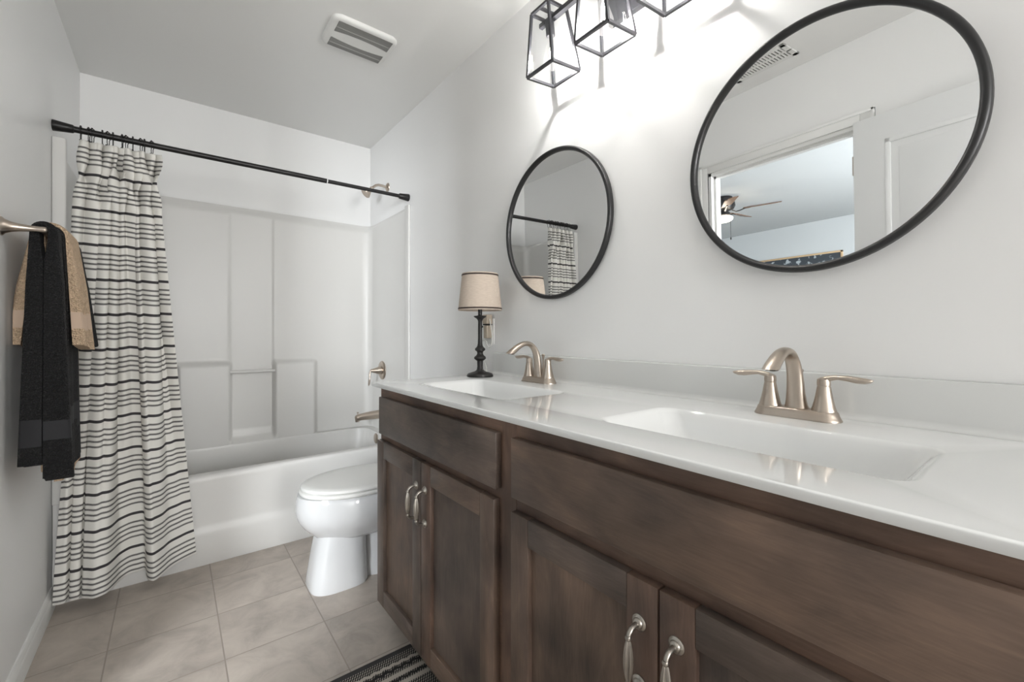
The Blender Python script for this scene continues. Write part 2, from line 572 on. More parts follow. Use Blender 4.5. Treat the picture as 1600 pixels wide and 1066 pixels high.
M_SKYPANE = emit_mat('daylit pane', (0.85, 0.93, 1.0, 1), 1.5)
GREY, BROWN, RED = (0.80, 0.85, 0.90), (1.0, 0.965, 0.93), (1.02, 0.91, 0.86)
WV = [wood_mat('alder vertical %s' % n, 'z', i + 1, t) for i, (n, t) in enumerate((('brown', BROWN), ('grey', GREY), ('red', RED)))]
WH = [wood_mat('alder horizontal %s' % n, 'y', i + 5, t) for i, (n, t) in enumerate((('brown', BROWN), ('grey', GREY), ('red', RED)))]

# ------------------------------------------------------------------ the room shell
XL, XR, YB, H = -0.3790, 1.1453, 3.1568, 2.4405
YREAR = -4.2
DY0, DY1, DH = 0.762, 1.563, 2.032      # doorway in the left wall

f_ = MB().box(XL - 0.0905, XR + 0.12, YREAR - 0.12, YB + 0.12, -0.1, 0.0).build('floor', M_TILE, smooth=0); struct(f_)
struct(MB().box(XL - 0.0905, XR + 0.12, YREAR - 0.12, YB + 0.12, H, H + 0.1).build('ceiling', M_CEIL, smooth=0))
struct(MB().box(XR, XR + 0.12, YREAR, YB, 0, H).build('wall_right', M_WALL, smooth=0))
struct(MB().box(XL - 0.12, XR + 0.12, YB, YB + 0.12, 0, H).build('wall_back', M_WALL, smooth=0))
m = MB()
WX0, WX1, WZ0, WZ1 = -0.20, 0.97, 0.80, 2.15
for (x0, x1, z0, z1) in ((XL - 0.12, WX0, 0, H), (WX1, XR + 0.12, 0, H), (WX0, WX1, 0, WZ0), (WX0, WX1, WZ1, H)):
    m.box(x0, x1, YREAR - 0.12, YREAR, z0, z1)
struct(m.build('wall_rear', M_WALL, smooth=0))
m = MB()
for (x0, x1, z0, z1) in ((WX0 - 0.06, WX0 + 0.03, WZ0 - 0.06, WZ1 + 0.06), (WX1 - 0.03, WX1 + 0.06, WZ0 - 0.06, WZ1 + 0.06), (WX0, WX1, WZ0 - 0.06, WZ0 + 0.03), (WX0, WX1, WZ1 - 0.03, WZ1 + 0.06), (WX0, WX1, 1.505, 1.545)):
    m.box(x0, x1, YREAR - 0.05, YREAR + 0.014, z0, z1, 0.003)
w2 = m.build('added_window_2', M_TRIM, smooth=30); struct(w2)  # unseen window added as a source of soft fill light
MB().box(WX0 + 0.02, WX1 - 0.02, YREAR - 0.036, YREAR - 0.032, WZ0 + 0.02, WZ1 - 0.02).build('pane', M_GLASS, w2, smooth=0)
wl = bpy.data.lights.new('added window fill', 'AREA'); wl.shape = 'RECTANGLE'; wl.size = 1.12; wl.size_y = 1.3; wl.energy = P_FILL_WIN; wl.color = (1.0, 0.99, 0.98)
wo = bpy.data.objects.new('added_window_fill', wl); wo.location = ((WX0 + WX1) / 2, YREAR - 0.13, (WZ0 + WZ1) / 2); wo.rotation_euler = (math.radians(90), 0, 0); C.objects.link(wo)
m = MB()
m.box(XL - 0.09, XL, YREAR, DY0, 0, H)
m.box(XL - 0.09, XL, DY1, YB, 0, H)
m.box(XL - 0.09, XL, DY0, DY1, DH, H)
struct(m.build('wall_left', M_WALL, smooth=0))


def sweep_profile(mb, prof, p0, p1, nrm, mi=0):
    """prof: (out, z) pairs; run from p0 to p1 (xy), nrm = outward xy"""
    rings = []
    for p in (p0, p1):
        rings.append([(p[0] + nrm[0] * o, p[1] + nrm[1] * o, z) for o, z in prof])
    mb.loft(rings, mi=mi)


BASEP = [(0, 0.0), (0.013, 0.0), (0.013, 0.058), (0.0115, 0.062), (0.010, 0.064), (0.0095, 0.070), (0.007, 0.078), (0.004, 0.082), (0, 0.083)]
m = MB(); sweep_profile(m, BASEP, (XL, DY1 + 0.057), (XL, 2.474), (1, 0)); struct(m.build('baseboard_left', M_TRIM, smooth=30))
m = MB(); sweep_profile(m, BASEP, (XR, 1.584), (XR, 2.474), (-1, 0)); struct(m.build('baseboard_right', M_TRIM, smooth=30))
m = MB(); sweep_profile(m, BASEP, (XL, YREAR), (XR, YREAR), (0, 1)); struct(m.build('baseboard_rear', M_TRIM, smooth=30))
# door casing and jamb
m = MB()
cw = 0.057
for (y0, y1, z0, z1) in ((DY0 - cw, DY0, 0, DH + cw), (DY1, DY1 + cw, 0, DH + cw), (DY0, DY1, DH, DH + cw)):
    m.box(XL, XL + 0.011, y0, y1, z0, z1, 0.003)
for (y0, y1, z0, z1) in ((DY0 - cw, DY0 - cw + 0.016, 0, DH + cw), (DY1 + cw - 0.016, DY1 + cw, 0, DH + cw), (DY0 - cw, DY1 + cw, DH + cw - 0.016, DH + cw)):
    m.box(XL, XL + 0.017, y0, y1, z0, z1, 0.004)
m.box(XL - 0.096, XL, DY0, DY0 + 0.018, 0, DH); m.box(XL - 0.096, XL, DY1 - 0.018, DY1, 0, DH); m.box(XL - 0.096, XL, DY0, DY1, DH - 0.018, DH)
m.box(XL - 0.065, XL - 0.032, DY0 + 0.018, DY0 + 0.030, 0, DH - 0.018); m.box(XL - 0.065, XL - 0.032, DY1 - 0.030, DY1 - 0.018, 0, DH - 0.018); m.box(XL - 0.065, XL - 0.032, DY0 + 0.018, DY1 - 0.018, DH - 0.030, DH - 0.018)
struct(m.build('trim_1', M_TRIM, smooth=30))

# open door leaf folded back against the left wall
LW, LH, LT = 0.785, 2.018, 0.035
m = MB()
def door_panel_faces(m, sgn):
    # slab in local: x thickness, y from 0 to -LW
    pans = [(-LW + 0.12, -0.12, 0.24, 0.94), (-LW + 0.12, -0.12, 1.10, 1.90)]
    return pans
m.box(0, LT, -LW, 0, 0.0, LH, 0.002)
leaf = m
for (y0, y1, z0, z1) in door_panel_faces(m, 1):
    for s, xx in ((1, LT), (-1, 0)):
        fr = 0.022
        # raised moulding around each panel with a sunk field look: a picture-frame ridge and a bevelled field
        for (a0, a1, b0, b1) in ((y0, y1, z0, z0 + fr), (y0, y1, z1 - fr, z1), (y0, y0 + fr, z0, z1), (y1 - fr, y1, z0, z1)):
            leaf.box(xx - 0.004, xx + 0.004, a0, a1, b0, b1, 0.0035)
        leaf.box(xx - 0.003, xx + 0.003, y0 + 0.05, y1 - 0.05, z0 + 0.05, z1 - 0.05, 0.0028)
dl = leaf.build('door_1', M_DOOR, origin=(0, 0, 0), smooth=30); struct(dl)
dl.location = (XL + 0.024, DY0 + 0.012, 0.008)
dl.rotation_euler = (0, 0, math.radians(0.6))
ORG[dl.name] = (0, 0, 0)
m = MB()
for s, xx in ((1, LT), (-1, 0)):
    m.lathe([(0.0, 0), (0.026, 0), (0.026, 0.004), (0.010, 0.008), (0.009, 0.020), (0.020, 0.026), (0.022, 0.034), (0.018, 0.041), (0.0, 0.043)] if s == 1 else
            [(0.0, 0), (0.02, 0), (0.02, 0.003), (0.009, 0.006), (0.009, 0.010), (0.018, 0.013), (0.0, 0.018)], (xx, -LW + 0.06, 0.93), (s, 0, 0), 24)
kn = m.build('door_knob', M_NICK, dl, smooth=40); kn['label'] = 'round nickel knob'
for z in (0.22, 1.02, 1.82):
    MB().tube([(0.012, 0.006, z - 0.045), (0.012, 0.006, z + 0.045)], 0.006, 10).build('hinge', M_NICK, dl)

# ------------------------------------------------------------------ the bedroom seen through the doorway in the mirror
BX0, BX1, BY0, BY1 = -4.95, XL - 0.091, -0.9, 5.2
struct(MB().box(BX0 - 0.1, BX1, BY0, BY1, -0.1, 0).build('floor_bedroom', M_CARPET, smooth=0))
struct(MB().box(BX0 - 0.1, BX1, BY0, BY1, H, H + 0.1).build('ceiling_bedroom', M_BEDC, smooth=0))
struct(MB().box(BX0 - 0.1, BX0, BY0, BY1, 0, H).build('wall_bedroom_far', M_BEDW, smooth=0))
struct(MB().box(BX0 - 0.1, BX1, BY1, BY1 + 0.1, 0, H).build('wall_bedroom_back', M_BEDW, smooth=0))
m = MB()
for (x0, x1, z0, z1) in ((BX0 - 0.1, -3.2, 0, H), (-1.8, BX1, 0, H), (-3.2, -1.8, 0, 0.8), (-3.2, -1.8, 2.1, H)):
    m.box(x0, x1, BY0 - 0.1, BY0, z0, z1)
struct(m.build('wall_bedroom_front', M_BEDW, smooth=0))
wf = MB()
for (x0, x1, z0, z1) in ((-3.26, -3.14, 0.74, 2.16), (-1.86, -1.74, 0.74, 2.16), (-3.2, -1.8, 0.74, 0.86), (-3.2, -1.8, 2.04, 2.16), (-2.52, -2.48, 0.8, 2.1), (-3.2, -1.8, 1.43, 1.47)):
    wf.box(x0, x1, BY0 - 0.06, BY0 + 0.012, z0, z1, 0.004)
win = wf.build('window_1', M_TRIM, smooth=30); struct(win)
MB().box(-3.16, -1.84, BY0 - 0.045, BY0 - 0.04, 0.84, 2.06).build('pane', M_GLASS, win, smooth=0)
ld = bpy.data.lights.new('bedroom daylight', 'AREA'); ld.shape = 'RECTANGLE'; ld.size = 1.4; ld.size_y = 1.3; ld.energy = P_BED; ld.color = (0.95, 0.975, 1.0)
lo = bpy.data.objects.new('bedroom_daylight', ld); lo.location = (-2.5, BY0 - 0.14, 1.45); lo.rotation_euler = (math.radians(90), 0, 0); C.objects.link(lo)

# ceiling fan in the bedroom
FX, FY = -2.45, 2.74
fan = thing('ceiling_fan', 'dark bedroom ceiling fan with lit bowl seen through the doorway in the large mirror', 'ceiling fan', (FX, FY, H))
MB().lathe([(0, 0), (0.095, 0), (0.105, -0.02), (0.105, -0.05), (0.12, -0.06), (0.125, -0.10), (0.11, -0.13), (0.06, -0.15), (0.05, -0.17), (0.0, -0.17)], (FX, FY, H), seg=36).build('motor_housing', M_BLACK, fan)
MB().lathe([(0.0, -0.171), (0.07, -0.171), (0.075, -0.20), (0.06, -0.215), (0, -0.215)], (FX, FY, H), seg=32).build('light_fitter', M_BLACK, fan)
MB().lathe([(0.0, -0.216), (0.085, -0.216), (0.098, -0.228), (0.096, -0.244), (0.075, -0.262), (0.04, -0.272), (0.0, -0.275)], (FX, FY, H), seg=36).build('glass_bowl', M_FANLITE, fan)
for k in range(5):
    a = math.radians(-40 + 72 * k)
    R = Matrix.Translation((FX, FY, H - 0.145)) @ Matrix.Rotation(a, 4, 'Z')
    b = MB()
    bm_ = bmesh.new()
    bmesh.ops.create_cube(bm_, size=1)
    for v in bm_.verts:
        xx = 0.20 + (v.co.x + 0.5) * 0.36
        wd = 0.052 if v.co.x < 0 else 0.065
        v.co = Vector((xx, v.co.y * 2 * wd, v.co.z * 0.007 + v.co.y * -0.035))
    bmesh.ops.bevel(bm_, geom=[e for e in bm_.edges if abs((e.verts[0].co - e.verts[1].co).z) > 0.005 and (e.verts[0].co - e.verts[1].co).length < 0.02], offset=0.03, segments=5, affect='EDGES')
    b.merge(bm_, 0, R)
    bl = b.build('blade', M_BLADE, fan)
    arm = MB()
    arm.tube([R @ Vector(p) for p in ((0.09, 0, -0.005), (0.13, 0, -0.028), (0.17, 0, -0.022), (0.22, 0, -0.007), (0.27, 0, -0.006))], [(0.006, 0.010)] * 5, 8)
    arm.build('blade_iron', M_BLACK, bl)
MB().tube([(FX + 0.03, FY - 0.07, H - 0.2), (FX + 0.035, FY - 0.105, H - 0.23), (FX + 0.035, FY - 0.105, H - 0.46)], 0.0022, 6).lathe([(0, 0), (0.006, 0.003), (0.007, 0.02), (0.003, 0.03), (0, 0.03)], (FX + 0.035, FY - 0.105, H - 0.488), seg=12).build('pull_chain', M_BLACK, fan)
# framed chalkboard on the far bedroom wall
art = thing('framed_chalkboard', 'pale framed dark chalkboard on the bedroom wall glimpsed low in the large mirror', 'picture', (BX0, 3.1, 1.6))
m = MB()
AY0, AY1, AZ0, AZ1 = 2.53, 3.75, 1.25, 1.975
for (y0, y1, z0, z1) in ((AY0, AY1, AZ1 - 0.025, AZ1), (AY0, AY1, AZ0, AZ0 + 0.025), (AY0, AY0 + 0.025, AZ0, AZ1), (AY1 - 0.025, AY1, AZ0, AZ1)):
    m.box(BX0 + 0.001, BX0 + 0.022, y0, y1, z0, z1, 0.002)
m.build('frame', M_PICFRAME, art)
m, nt, b, N, L = nmat('chalk smudged slate')
geo = N.new('ShaderNodeNewGeometry')
n1 = N.new('ShaderNodeTexNoise'); n1.inputs['Scale'].default_value = 14; n1.inputs['Detail'].default_value = 3; L.new(geo.outputs['Position'], n1.inputs['Vector'])
cr = N.new('ShaderNodeValToRGB'); cr.color_ramp.elements[0].position = 0.56; cr.color_ramp.elements[0].color = rgb(60, 66, 72); cr.color_ramp.elements[1].position = 0.62; cr.color_ramp.elements[1].color = rgb(170, 178, 182)
L.new(n1.outputs['Fac'], cr.inputs[0]); L.new(cr.outputs[0], b.inputs['Base Color']); b.inputs['Roughness'].default_value = 0.7
MB().box(BX0 + 0.002, BX0 + 0.012, AY0 + 0.02, AY1 - 0.02, AZ0 + 0.02, AZ1 - 0.02).build('slate_panel', m, art, smooth=0)

# ------------------------------------------------------------------ tub and surround
TY = 2.4807
tub = thing('bathtub_surround', 'white one-piece fibreglass bathtub with moulded shower walls at the back of the room', 'bathtub', (0.383, TY, 0))
xl, xr = XL + 0.002, XR - 0.002
m = MB()
front = [(TY + 0.006, 0.0), (TY + 0.003, 0.004), (TY + 0.003, 0.135), (TY + 0.0055, 0.155), (TY + 0.011, 0.172), (TY + 0.0135, 0.19), (TY + 0.0125, 0.388), (TY + 0.0130, 0.400), (TY + 0.0155, 0.409), (TY + 0.021, 0.4155), (TY + 0.029, 0.418)]
nx = 24
m.loft([[(lerp(xl, xr, i / nx), y, z) for y, z in front] for i in range(nx + 1)], closed=False)
outer = [(xl, TY + 0.029), (xr, TY + 0.029), (xr, YB - 0.04), (xl, YB - 0.04)]
bcx, bcy, bhx, bhy = (xl + xr) / 2, (TY + 0.062 + 3.0785) / 2, 0.70, (3.0785 - TY - 0.062) / 2
loops = []
for (ins, z, r) in ((0, 0.418, 0.10), (0.0005, 0.4165, 0.10), (0.0012, 0.40, 0.10), (0.010, 0.22, 0.11), (0.03, 0.12, 0.12), (0.07, 0.085, 0.12), (0.12, 0.074, 0.12), (0.2, 0.07, 0.08)):
    loops.append([(x, y, z) for x, y in rrect(bcx, bcy, bhx - ins * 1.6, bhy - ins, min(r, bhy - ins - 0.001))])
m.plate(outer, [[(p[0], p[1]) for p in loops[0]]], 0.418)
rv = m.loft(loops, cap0=False, cap1=True)
m.build('tub', M_TUB, tub, smooth=50, recalc=False)

# shower walls: one sheet swept along a U in plan with moulded steps pressed into it
PW = 3.122                       # face of the back panel
path = []                        # (x, y, nx, ny, tag coordinate)
rc = 0.06
ins = 0.012
def upath(s):
    """s metres along the U, starting at left front; returns point + inward normal"""
    x0, x1 = XL + ins, XR - ins
    y0, y1 = TY + 0.004, PW
    a = y1 - y0 - rc; q = rc * PI / 2; bk = x1 - x0 - 2 * rc
    if s < a: return x0, y0 + s, 1, 0
    s -= a
    if s < q:
        t = s / rc; return x0 + rc - rc * math.cos(t), y1 - rc + rc * math.sin(t), math.cos(t), -math.sin(t)
    s -= q
    if s < bk: return x0 + rc + s, y1, 0, -1
    s -= bk
    if s < q:
        t = s / rc; return x1 - rc + rc * math.sin(t), y1 - rc + rc * math.cos(t), -math.sin(t), -math.cos(t)
    s -= q
    return x1, y1 - rc - s, -1, 0
ULEN = 2 * (PW - TY - 0.004 - rc) + PI * rc + (XR - XL - 2 * ins - 2 * rc)
ZT = 1.862
def moulded(x, y, z, back):
    e = 0.010
    p = 0.0
    if back > 0.5:
        # lower bulge and the two shelves
        inb = smooth(0.0, 0.035, x) * (1 - smooth(0.735, 0.775, x))
        up = 1 - smooth(0.885, 0.922, z)
        low = 1 - smooth(0.392, 0.412, z)
        niche = smooth(0.264, 0.286, x) * (1 - smooth(0.498, 0.520, x))
        nz = smooth(0.415, 0.460, z)
        p = 0.042 * inb * up * (1 - niche * nz)
        p = max(p, 0.042 * low * (1 - 0.15 * (1 - inb)))
        # shallow centre channel above
        p -= 0.006 * smooth(0.262, 0.282, x) * (1 - smooth(0.501, 0.511, x)) * smooth(0.46, 0.5, z) * (1 - smooth(1.80, 1.825, z))
    else:
        p = 0.022 * (1 - smooth(0.385, 0.405, z))
    # soft lip along the top that rolls back to the wall
    p -= 0.010 * smooth(1.842, 1.862, z) if back < 0.5 else 0.026 * smooth(1.80, 1.862, z)
    return p
def zrow(v):
    return lerp(0.4175, ZT, v)
def surf(u, v):
    s = u * ULEN
    x, y, a, b = upath(s)
    z = zrow(v)
    back = 1.0 if (abs(b) > 0.999) else 0.0
    if 0 < abs(b) < 0.999:
        p1 = moulded(x, y, z, 1.0); p0 = moulded(x, y, z, 0.0)
        p = lerp(p0, p1, smooth(0.3, 1.0, abs(b)))
    else:
        p = moulded(x, y, z, back)
    return (x + a * p, y + b * p, z)
m = MB()
m.grid(420, 200, surf)
m.build('shower_wall', M_TUB, tub, smooth=60, recalc=False)
for sx, x0, x1 in ((-1, XL + 0.0005, XL + 0.042), (1, XR - 0.016, XR - 0.0005)):
    m = MB()
    m.box(x0, x1, (TY - 0.002 if sx < 0 else TY - 0.014), (TY + 0.022 if sx < 0 else TY + 0.044), 0.40, 1.872, 0.006, 3)
    m.build('flange', M_TUB, tub, smooth=50)
MB().tube([(0.272, PW - 0.022, 0.850), (0.513, PW - 0.022, 0.850)], 0.0105, 14).build('grab_bar', M_TUB, tub, smooth=50)

# shower head
SY = 2.826
sh = thing('shower_sprayer', 'brushed nickel shower head on a bent arm high on the right tub wall', 'shower head', (XR, SY, 2.07))
MB().lathe([(0, 0), (0.030, 0), (0.029, 0.004), (0.018, 0.010), (0.010, 0.014), (0, 0.014)], (XR - 0.001, SY, 2.07), (-1, 0, 0), 28).build('wall_flange', M_NICK, sh)
MB().tube([(XR - 0.01, SY, 2.07), (1.105, SY, 2.073), (1.082, SY, 2.073), (1.062, SY, 2.066), (1.046, SY, 2.052), (1.036, SY, 2.041)], 0.0085, 14).build('arm', M_NICK, sh)
hd = MB().lathe([(0, -0.004), (0.012, -0.004), (0.014, 0.004), (0.011, 0.010), (0.014, 0.018), (0.022, 0.035), (0.032, 0.052), (0.034, 0.058), (0.032, 0.062), (0.0, 0.060)], (1.036, SY, 2.041), (-0.72, 0, -0.69), 32).build('head', M_NICK, sh)

# tub valve
VY, VZ = 2.889, 0.832
va = thing('tub_valve', 'round brushed nickel bath valve with lever on the right tub wall', 'valve', (XR - 0.012, VY, VZ))
VX = XR - 0.0125
MB().lathe([(0, 0), (0.062, 0), (0.064, 0.003), (0.060, 0.008), (0.050, 0.011), (0.032, 0.012), (0, 0.012)], (VX, VY, VZ), (-1, 0, 0), 40).build('escutcheon', M_NICK, va)
MB().lathe([(0, 0.0125), (0.027, 0.0125), (0.025, 0.03), (0.018, 0.05), (0.012, 0.072), (0.009, 0.084), (0, 0.086)], (VX, VY, VZ), (-1, 0, 0), 28).build('hub', M_NICK, va)
MB().tube([(VX - 0.078, VY, VZ + 0.006), (VX - 0.086, VY, VZ - 0.010), (VX - 0.088, VY, VZ - 0.035), (VX - 0.090, VY, VZ - 0.062), (VX - 0.094, VY, VZ - 0.090), (VX - 0.096, VY, VZ - 0.100)], [(0.005, 0.006), (0.006, 0.007), (0.0055, 0.008), (0.0065, 0.010), (0.0055, 0.009), (0.002, 0.003)], 14).build('lever', M_NICK, va)

# tub spout
PY, PZ = 2.93, 0.525
sp = thing('tub_spout', 'brushed nickel tub spout below the round valve', 'spout', (XR - 0.012, PY, PZ))
MB().tube([(VX, PY, PZ), (VX - 0.01, PY, PZ), (1.06, PY, PZ - 0.001), (1.00, PY, PZ - 0.004), (0.985, PY, PZ - 0.006), (0.968, PY, PZ - 0.009), (0.962, PY, PZ - 0.010)], [0.031, 0.030, 0.027, 0.023, 0.022, 0.019, 0.012], 24).lathe([(0, 0), (0.0135, 0), (0.0145, 0.008), (0.016, 0.026), (0, 0.028)], (0.976, PY, PZ - 0.034), seg=20).build('spout_body', M_NICK, sp)
MB().lathe([(0, 0), (0.003, 0), (0.003, 0.016), (0.0065, 0.018), (0.0065, 0.024), (0, 0.026)], (0.978, PY, PZ + 0.006), seg=16).build('diverter_knob', M_NICK, sp)
MB().lathe([(0, 0), (0.034, 0), (0.034, 0.004), (0.028, 0.008), (0, 0.009)], (1.0792, 2.862, 0.378), (-1, 0, 0), 28).build('overflow_plate', M_NICK, origin=(1.0792, 2.862, 0.378))
tag(bpy.data.objects['overflow_plate'], 'small round nickel overflow plate on the tub end wall just left of the vanity doors', 'overflow plate')

# ------------------------------------------------------------------ curtain rod, rings, curtain
RY, RZ = 2.4993, 1.9200
rod = thing('curtain_rod', 'black tension shower rod spanning the tub from wall to wall', 'curtain rod', (0.383, RY, RZ))
MB().tube([(XL + 0.05, RY, RZ), (0.665, RY, RZ)], 0.0125, 20).build('outer_tube', M_BLACK, rod)
MB().tube([(0.669, RY, RZ), (XR - 0.03, RY, RZ)], 0.0105, 20).build('inner_tube', M_BLACK, rod)
t = MB().tube([(0.6648, RY, RZ), (0.6692, RY, RZ)], 0.0129, 20).build('joint_collar', M_WHITEP, rod); t['label'] = 'thin pale collar where the tubes telescope'
for s, x0 in ((1, XL + 0.0005), (-1, XR - 0.0005)):
    MB().lathe([(0, 0), (0.0215, 0), (0.022, 0.003), (0.0185, 0.035), (0.0165, 0.058), (0.0135, 0.062), (0, 0.062)], (x0, RY, RZ), (s, 0, 0), 28).build('end_cap', M_BLACK, rod)

NR = 12
ringx = [lerp(-0.297, -0.072, (k + 0.25 * math.sin(k * 2.3)) / (NR - 1)) for k in range(NR)]
m = MB()
rr = 0.0195
pts = []
for k in range(25):
    a = math.radians(-60 + 300 * k / 24)
    pts.append((0.0, rr * math.sin(a + PI / 2 * 0) * 1.0, rr * math.cos(a) * 1.0))
# ring in the y-z plane: round over the rod and a drop hook below
pts = [(0, 0.0175 * math.sin(math.radians(a)), 0.0175 * math.cos(math.radians(a)) ) for a in range(-150, 151, 15)]
pts = [(0, -0.004, -0.044)] + [(0, -0.010, -0.030)] + pts + [(0, 0.008, -0.030), (0, 0.002, -0.046), (0, -0.008, -0.050), (0, -0.014, -0.043)]
m.tube(pts, 0.0016, 8)
for k, a in enumerate((-60, -25, 25, 60)):
    m.lathe([(0, -0.0035), (0.0030, -0.0022), (0.0036, 0), (0.0030, 0.0022), (0, 0.0035)], (0, 0.0175 * math.sin(math.radians(a)), 0.0175 * math.cos(math.radians(a))), (1, 0, 0), 10)
m.lathe([(0, -0.0035), (0.003, -0.002), (0.0038, 0), (0.003, 0.002), (0, 0.0035)], (0, -0.015, -0.043), seg=10)
ring0 = m.build('curtain_ring', M_BLACK, origin=(0, 0, 0))
RG = 'black beaded curtain rings along the rod'
RL = 'black beaded roller ring hooking the striped curtain to the rod'
tag(ring0, RL, 'curtain ring', RG)
ring0.location = (ringx[0], RY, RZ)
for k in range(1, NR):
    c = ring0.copy(); C.objects.link(c); c.location = (ringx[k], RY, RZ); c.rotation_euler = (0, 0, math.radians(random.uniform(-22, 22)))

# curtain: hem path (x, y, z) from the photograph's hem, top path gathered at the rings
hem = [(-0.364, 2.400, 0.040), (-0.345, 2.391, 0.041), (-0.329, 2.389, 0.043), (-0.322, 2.412, 0.046), (-0.316, 2.392, 0.044), (-0.302, 2.382, 0.046), (-0.290, 2.385, 0.046), (-0.285, 2.408, 0.048), (-0.280, 2.384, 0.046), (-0.264, 2.366, 0.047), (-0.246, 2.348, 0.048),
       (-0.228, 2.346, 0.050), (-0.207, 2.360, 0.050), (-0.190, 2.400, 0.050), (-0.172, 2.445, 0.052), (-0.146, 2.462, 0.060), (-0.118, 2.466, 0.060), (-0.093, 2.462, 0.060), (-0.088, 2.420, 0.050), (-0.080, 2.380, 0.049),
       (-0.064, 2.358, 0.049), (-0.048, 2.368, 0.050), (-0.030, 2.400, 0.050), (-0.012, 2.428, 0.053), (0.010, 2.446, 0.057), (0.036, 2.458, 0.062), (0.062, 2.463, 0.068), (0.086, 2.464, 0.074)]
CW = 1.75
def curtain_pt(u, t):
    hx, hy, hz = catmull(hem, u)
    # gathered head
    ph = 2 * PI * (NR - 1) * u
    tx = lerp(-0.302, -0.058, u) + 0.010 * math.sin(ph * 1.0 + 0.6) + 0.006 * math.sin(ph * 0.5 + 1.1)
    tyy = 2.478 - 0.020 * math.cos(ph) - 0.006 * math.sin(ph * 0.47)
    tz = 1.874 - 0.006 * math.cos(ph) * 0.6
    g = t ** 1.0
    x = lerp(tx, hx, g)
    gy = smooth(0.0, 1.0, t) * 0.55 + 0.45 * t
    y = lerp(tyy, hy, gy)
    z = lerp(tz, hz, t)
    # long folds running down; the sideways part makes neighbouring folds overlap
    a = (1 - smooth(0.25, 1.0, t)) * min(1, t * 6)
    q1 = 2 * PI * (4.6 * u + 0.12 * math.sin(2 * PI * 1.3 * u + 0.7)) + 0.5
    q2 = 2 * PI * (7.7 * u + 0.10 * math.sin(2 * PI * 2.1 * u)) + 2.0 + 0.8 * t
    amp = 0.75 + 0.35 * math.sin(2 * PI * 1.1 * u + 2.2)
    y += a * amp * (0.026 * math.sin(q1) + 0.012 * math.sin(q2))
    x += a * amp * (0.0215 * math.sin(q1 + 1.35) + 0.005 * math.sin(q2 + 1.3))
    b = math.sin(PI * t) * 0.5
    y += b * 0.012 * math.sin(2 * PI * 4.1 * u + 3.1)
    # crumple below the rings
    c = math.exp(-((t - 0.075) / 0.06) ** 2)
    y += 0.012 * c * math.sin(2 * PI * 7.3 * u + 40 * t)
    x += 0.008 * c * math.sin(2 * PI * 9.1 * u + 55 * t)
    # right edge flares at the head corner
    fl = smooth(0.9, 1.0, u) * math.exp(-(t / 0.05) ** 2)
    x += 0.020 * fl
    y = min(y, lerp(2.52, 2.470, smooth(0.0, 0.55, t)))
    x = max(x, -0.369)
    return (x, y, z)
m = MB()
m.grid(420, 260, curtain_pt, uvfn=lambda u, v: (u * CW, v * 1.83))
cur = m.build('shower_curtain', M_CURT, origin=(-0.14, 2.42, 0.04), smooth=180, recalc=False)
tag(cur, 'cream shower curtain with charcoal stripes gathered at the left end of the rod', 'shower curtain')
sd = cur.modifiers.new('thickness', 'SOLIDIFY'); sd.thickness = 0.0012; sd.offset = 0

# ------------------------------------------------------------------ towel bar and towels
BXX, BZ = -0.2985, 1.388
tb = thing('towel_bar', 'brushed nickel towel bar with flared posts on the left wall', 'towel bar', (XL, 1.835, BZ))
flare = [(0, 0), (0.026, 0), (0.026, 0.003), (0.020, 0.008), (0.0145, 0.020), (0.011, 0.036), (0.009, 0.055), (0.008, 0.074), (0.0088, 0.082), (0.0085, 0.088), (0.0, 0.091)]
for y in (1.835, 2.292):
    MB().lathe(flare, (XL + 0.0005, y, BZ), (1, 0, 0), 28).build('post', M_NICK, tb)
MB().tube([(BXX, 1.835, BZ), (BXX, 2.292, BZ)], 0.0075, 18).build('bar', M_NICK, tb)


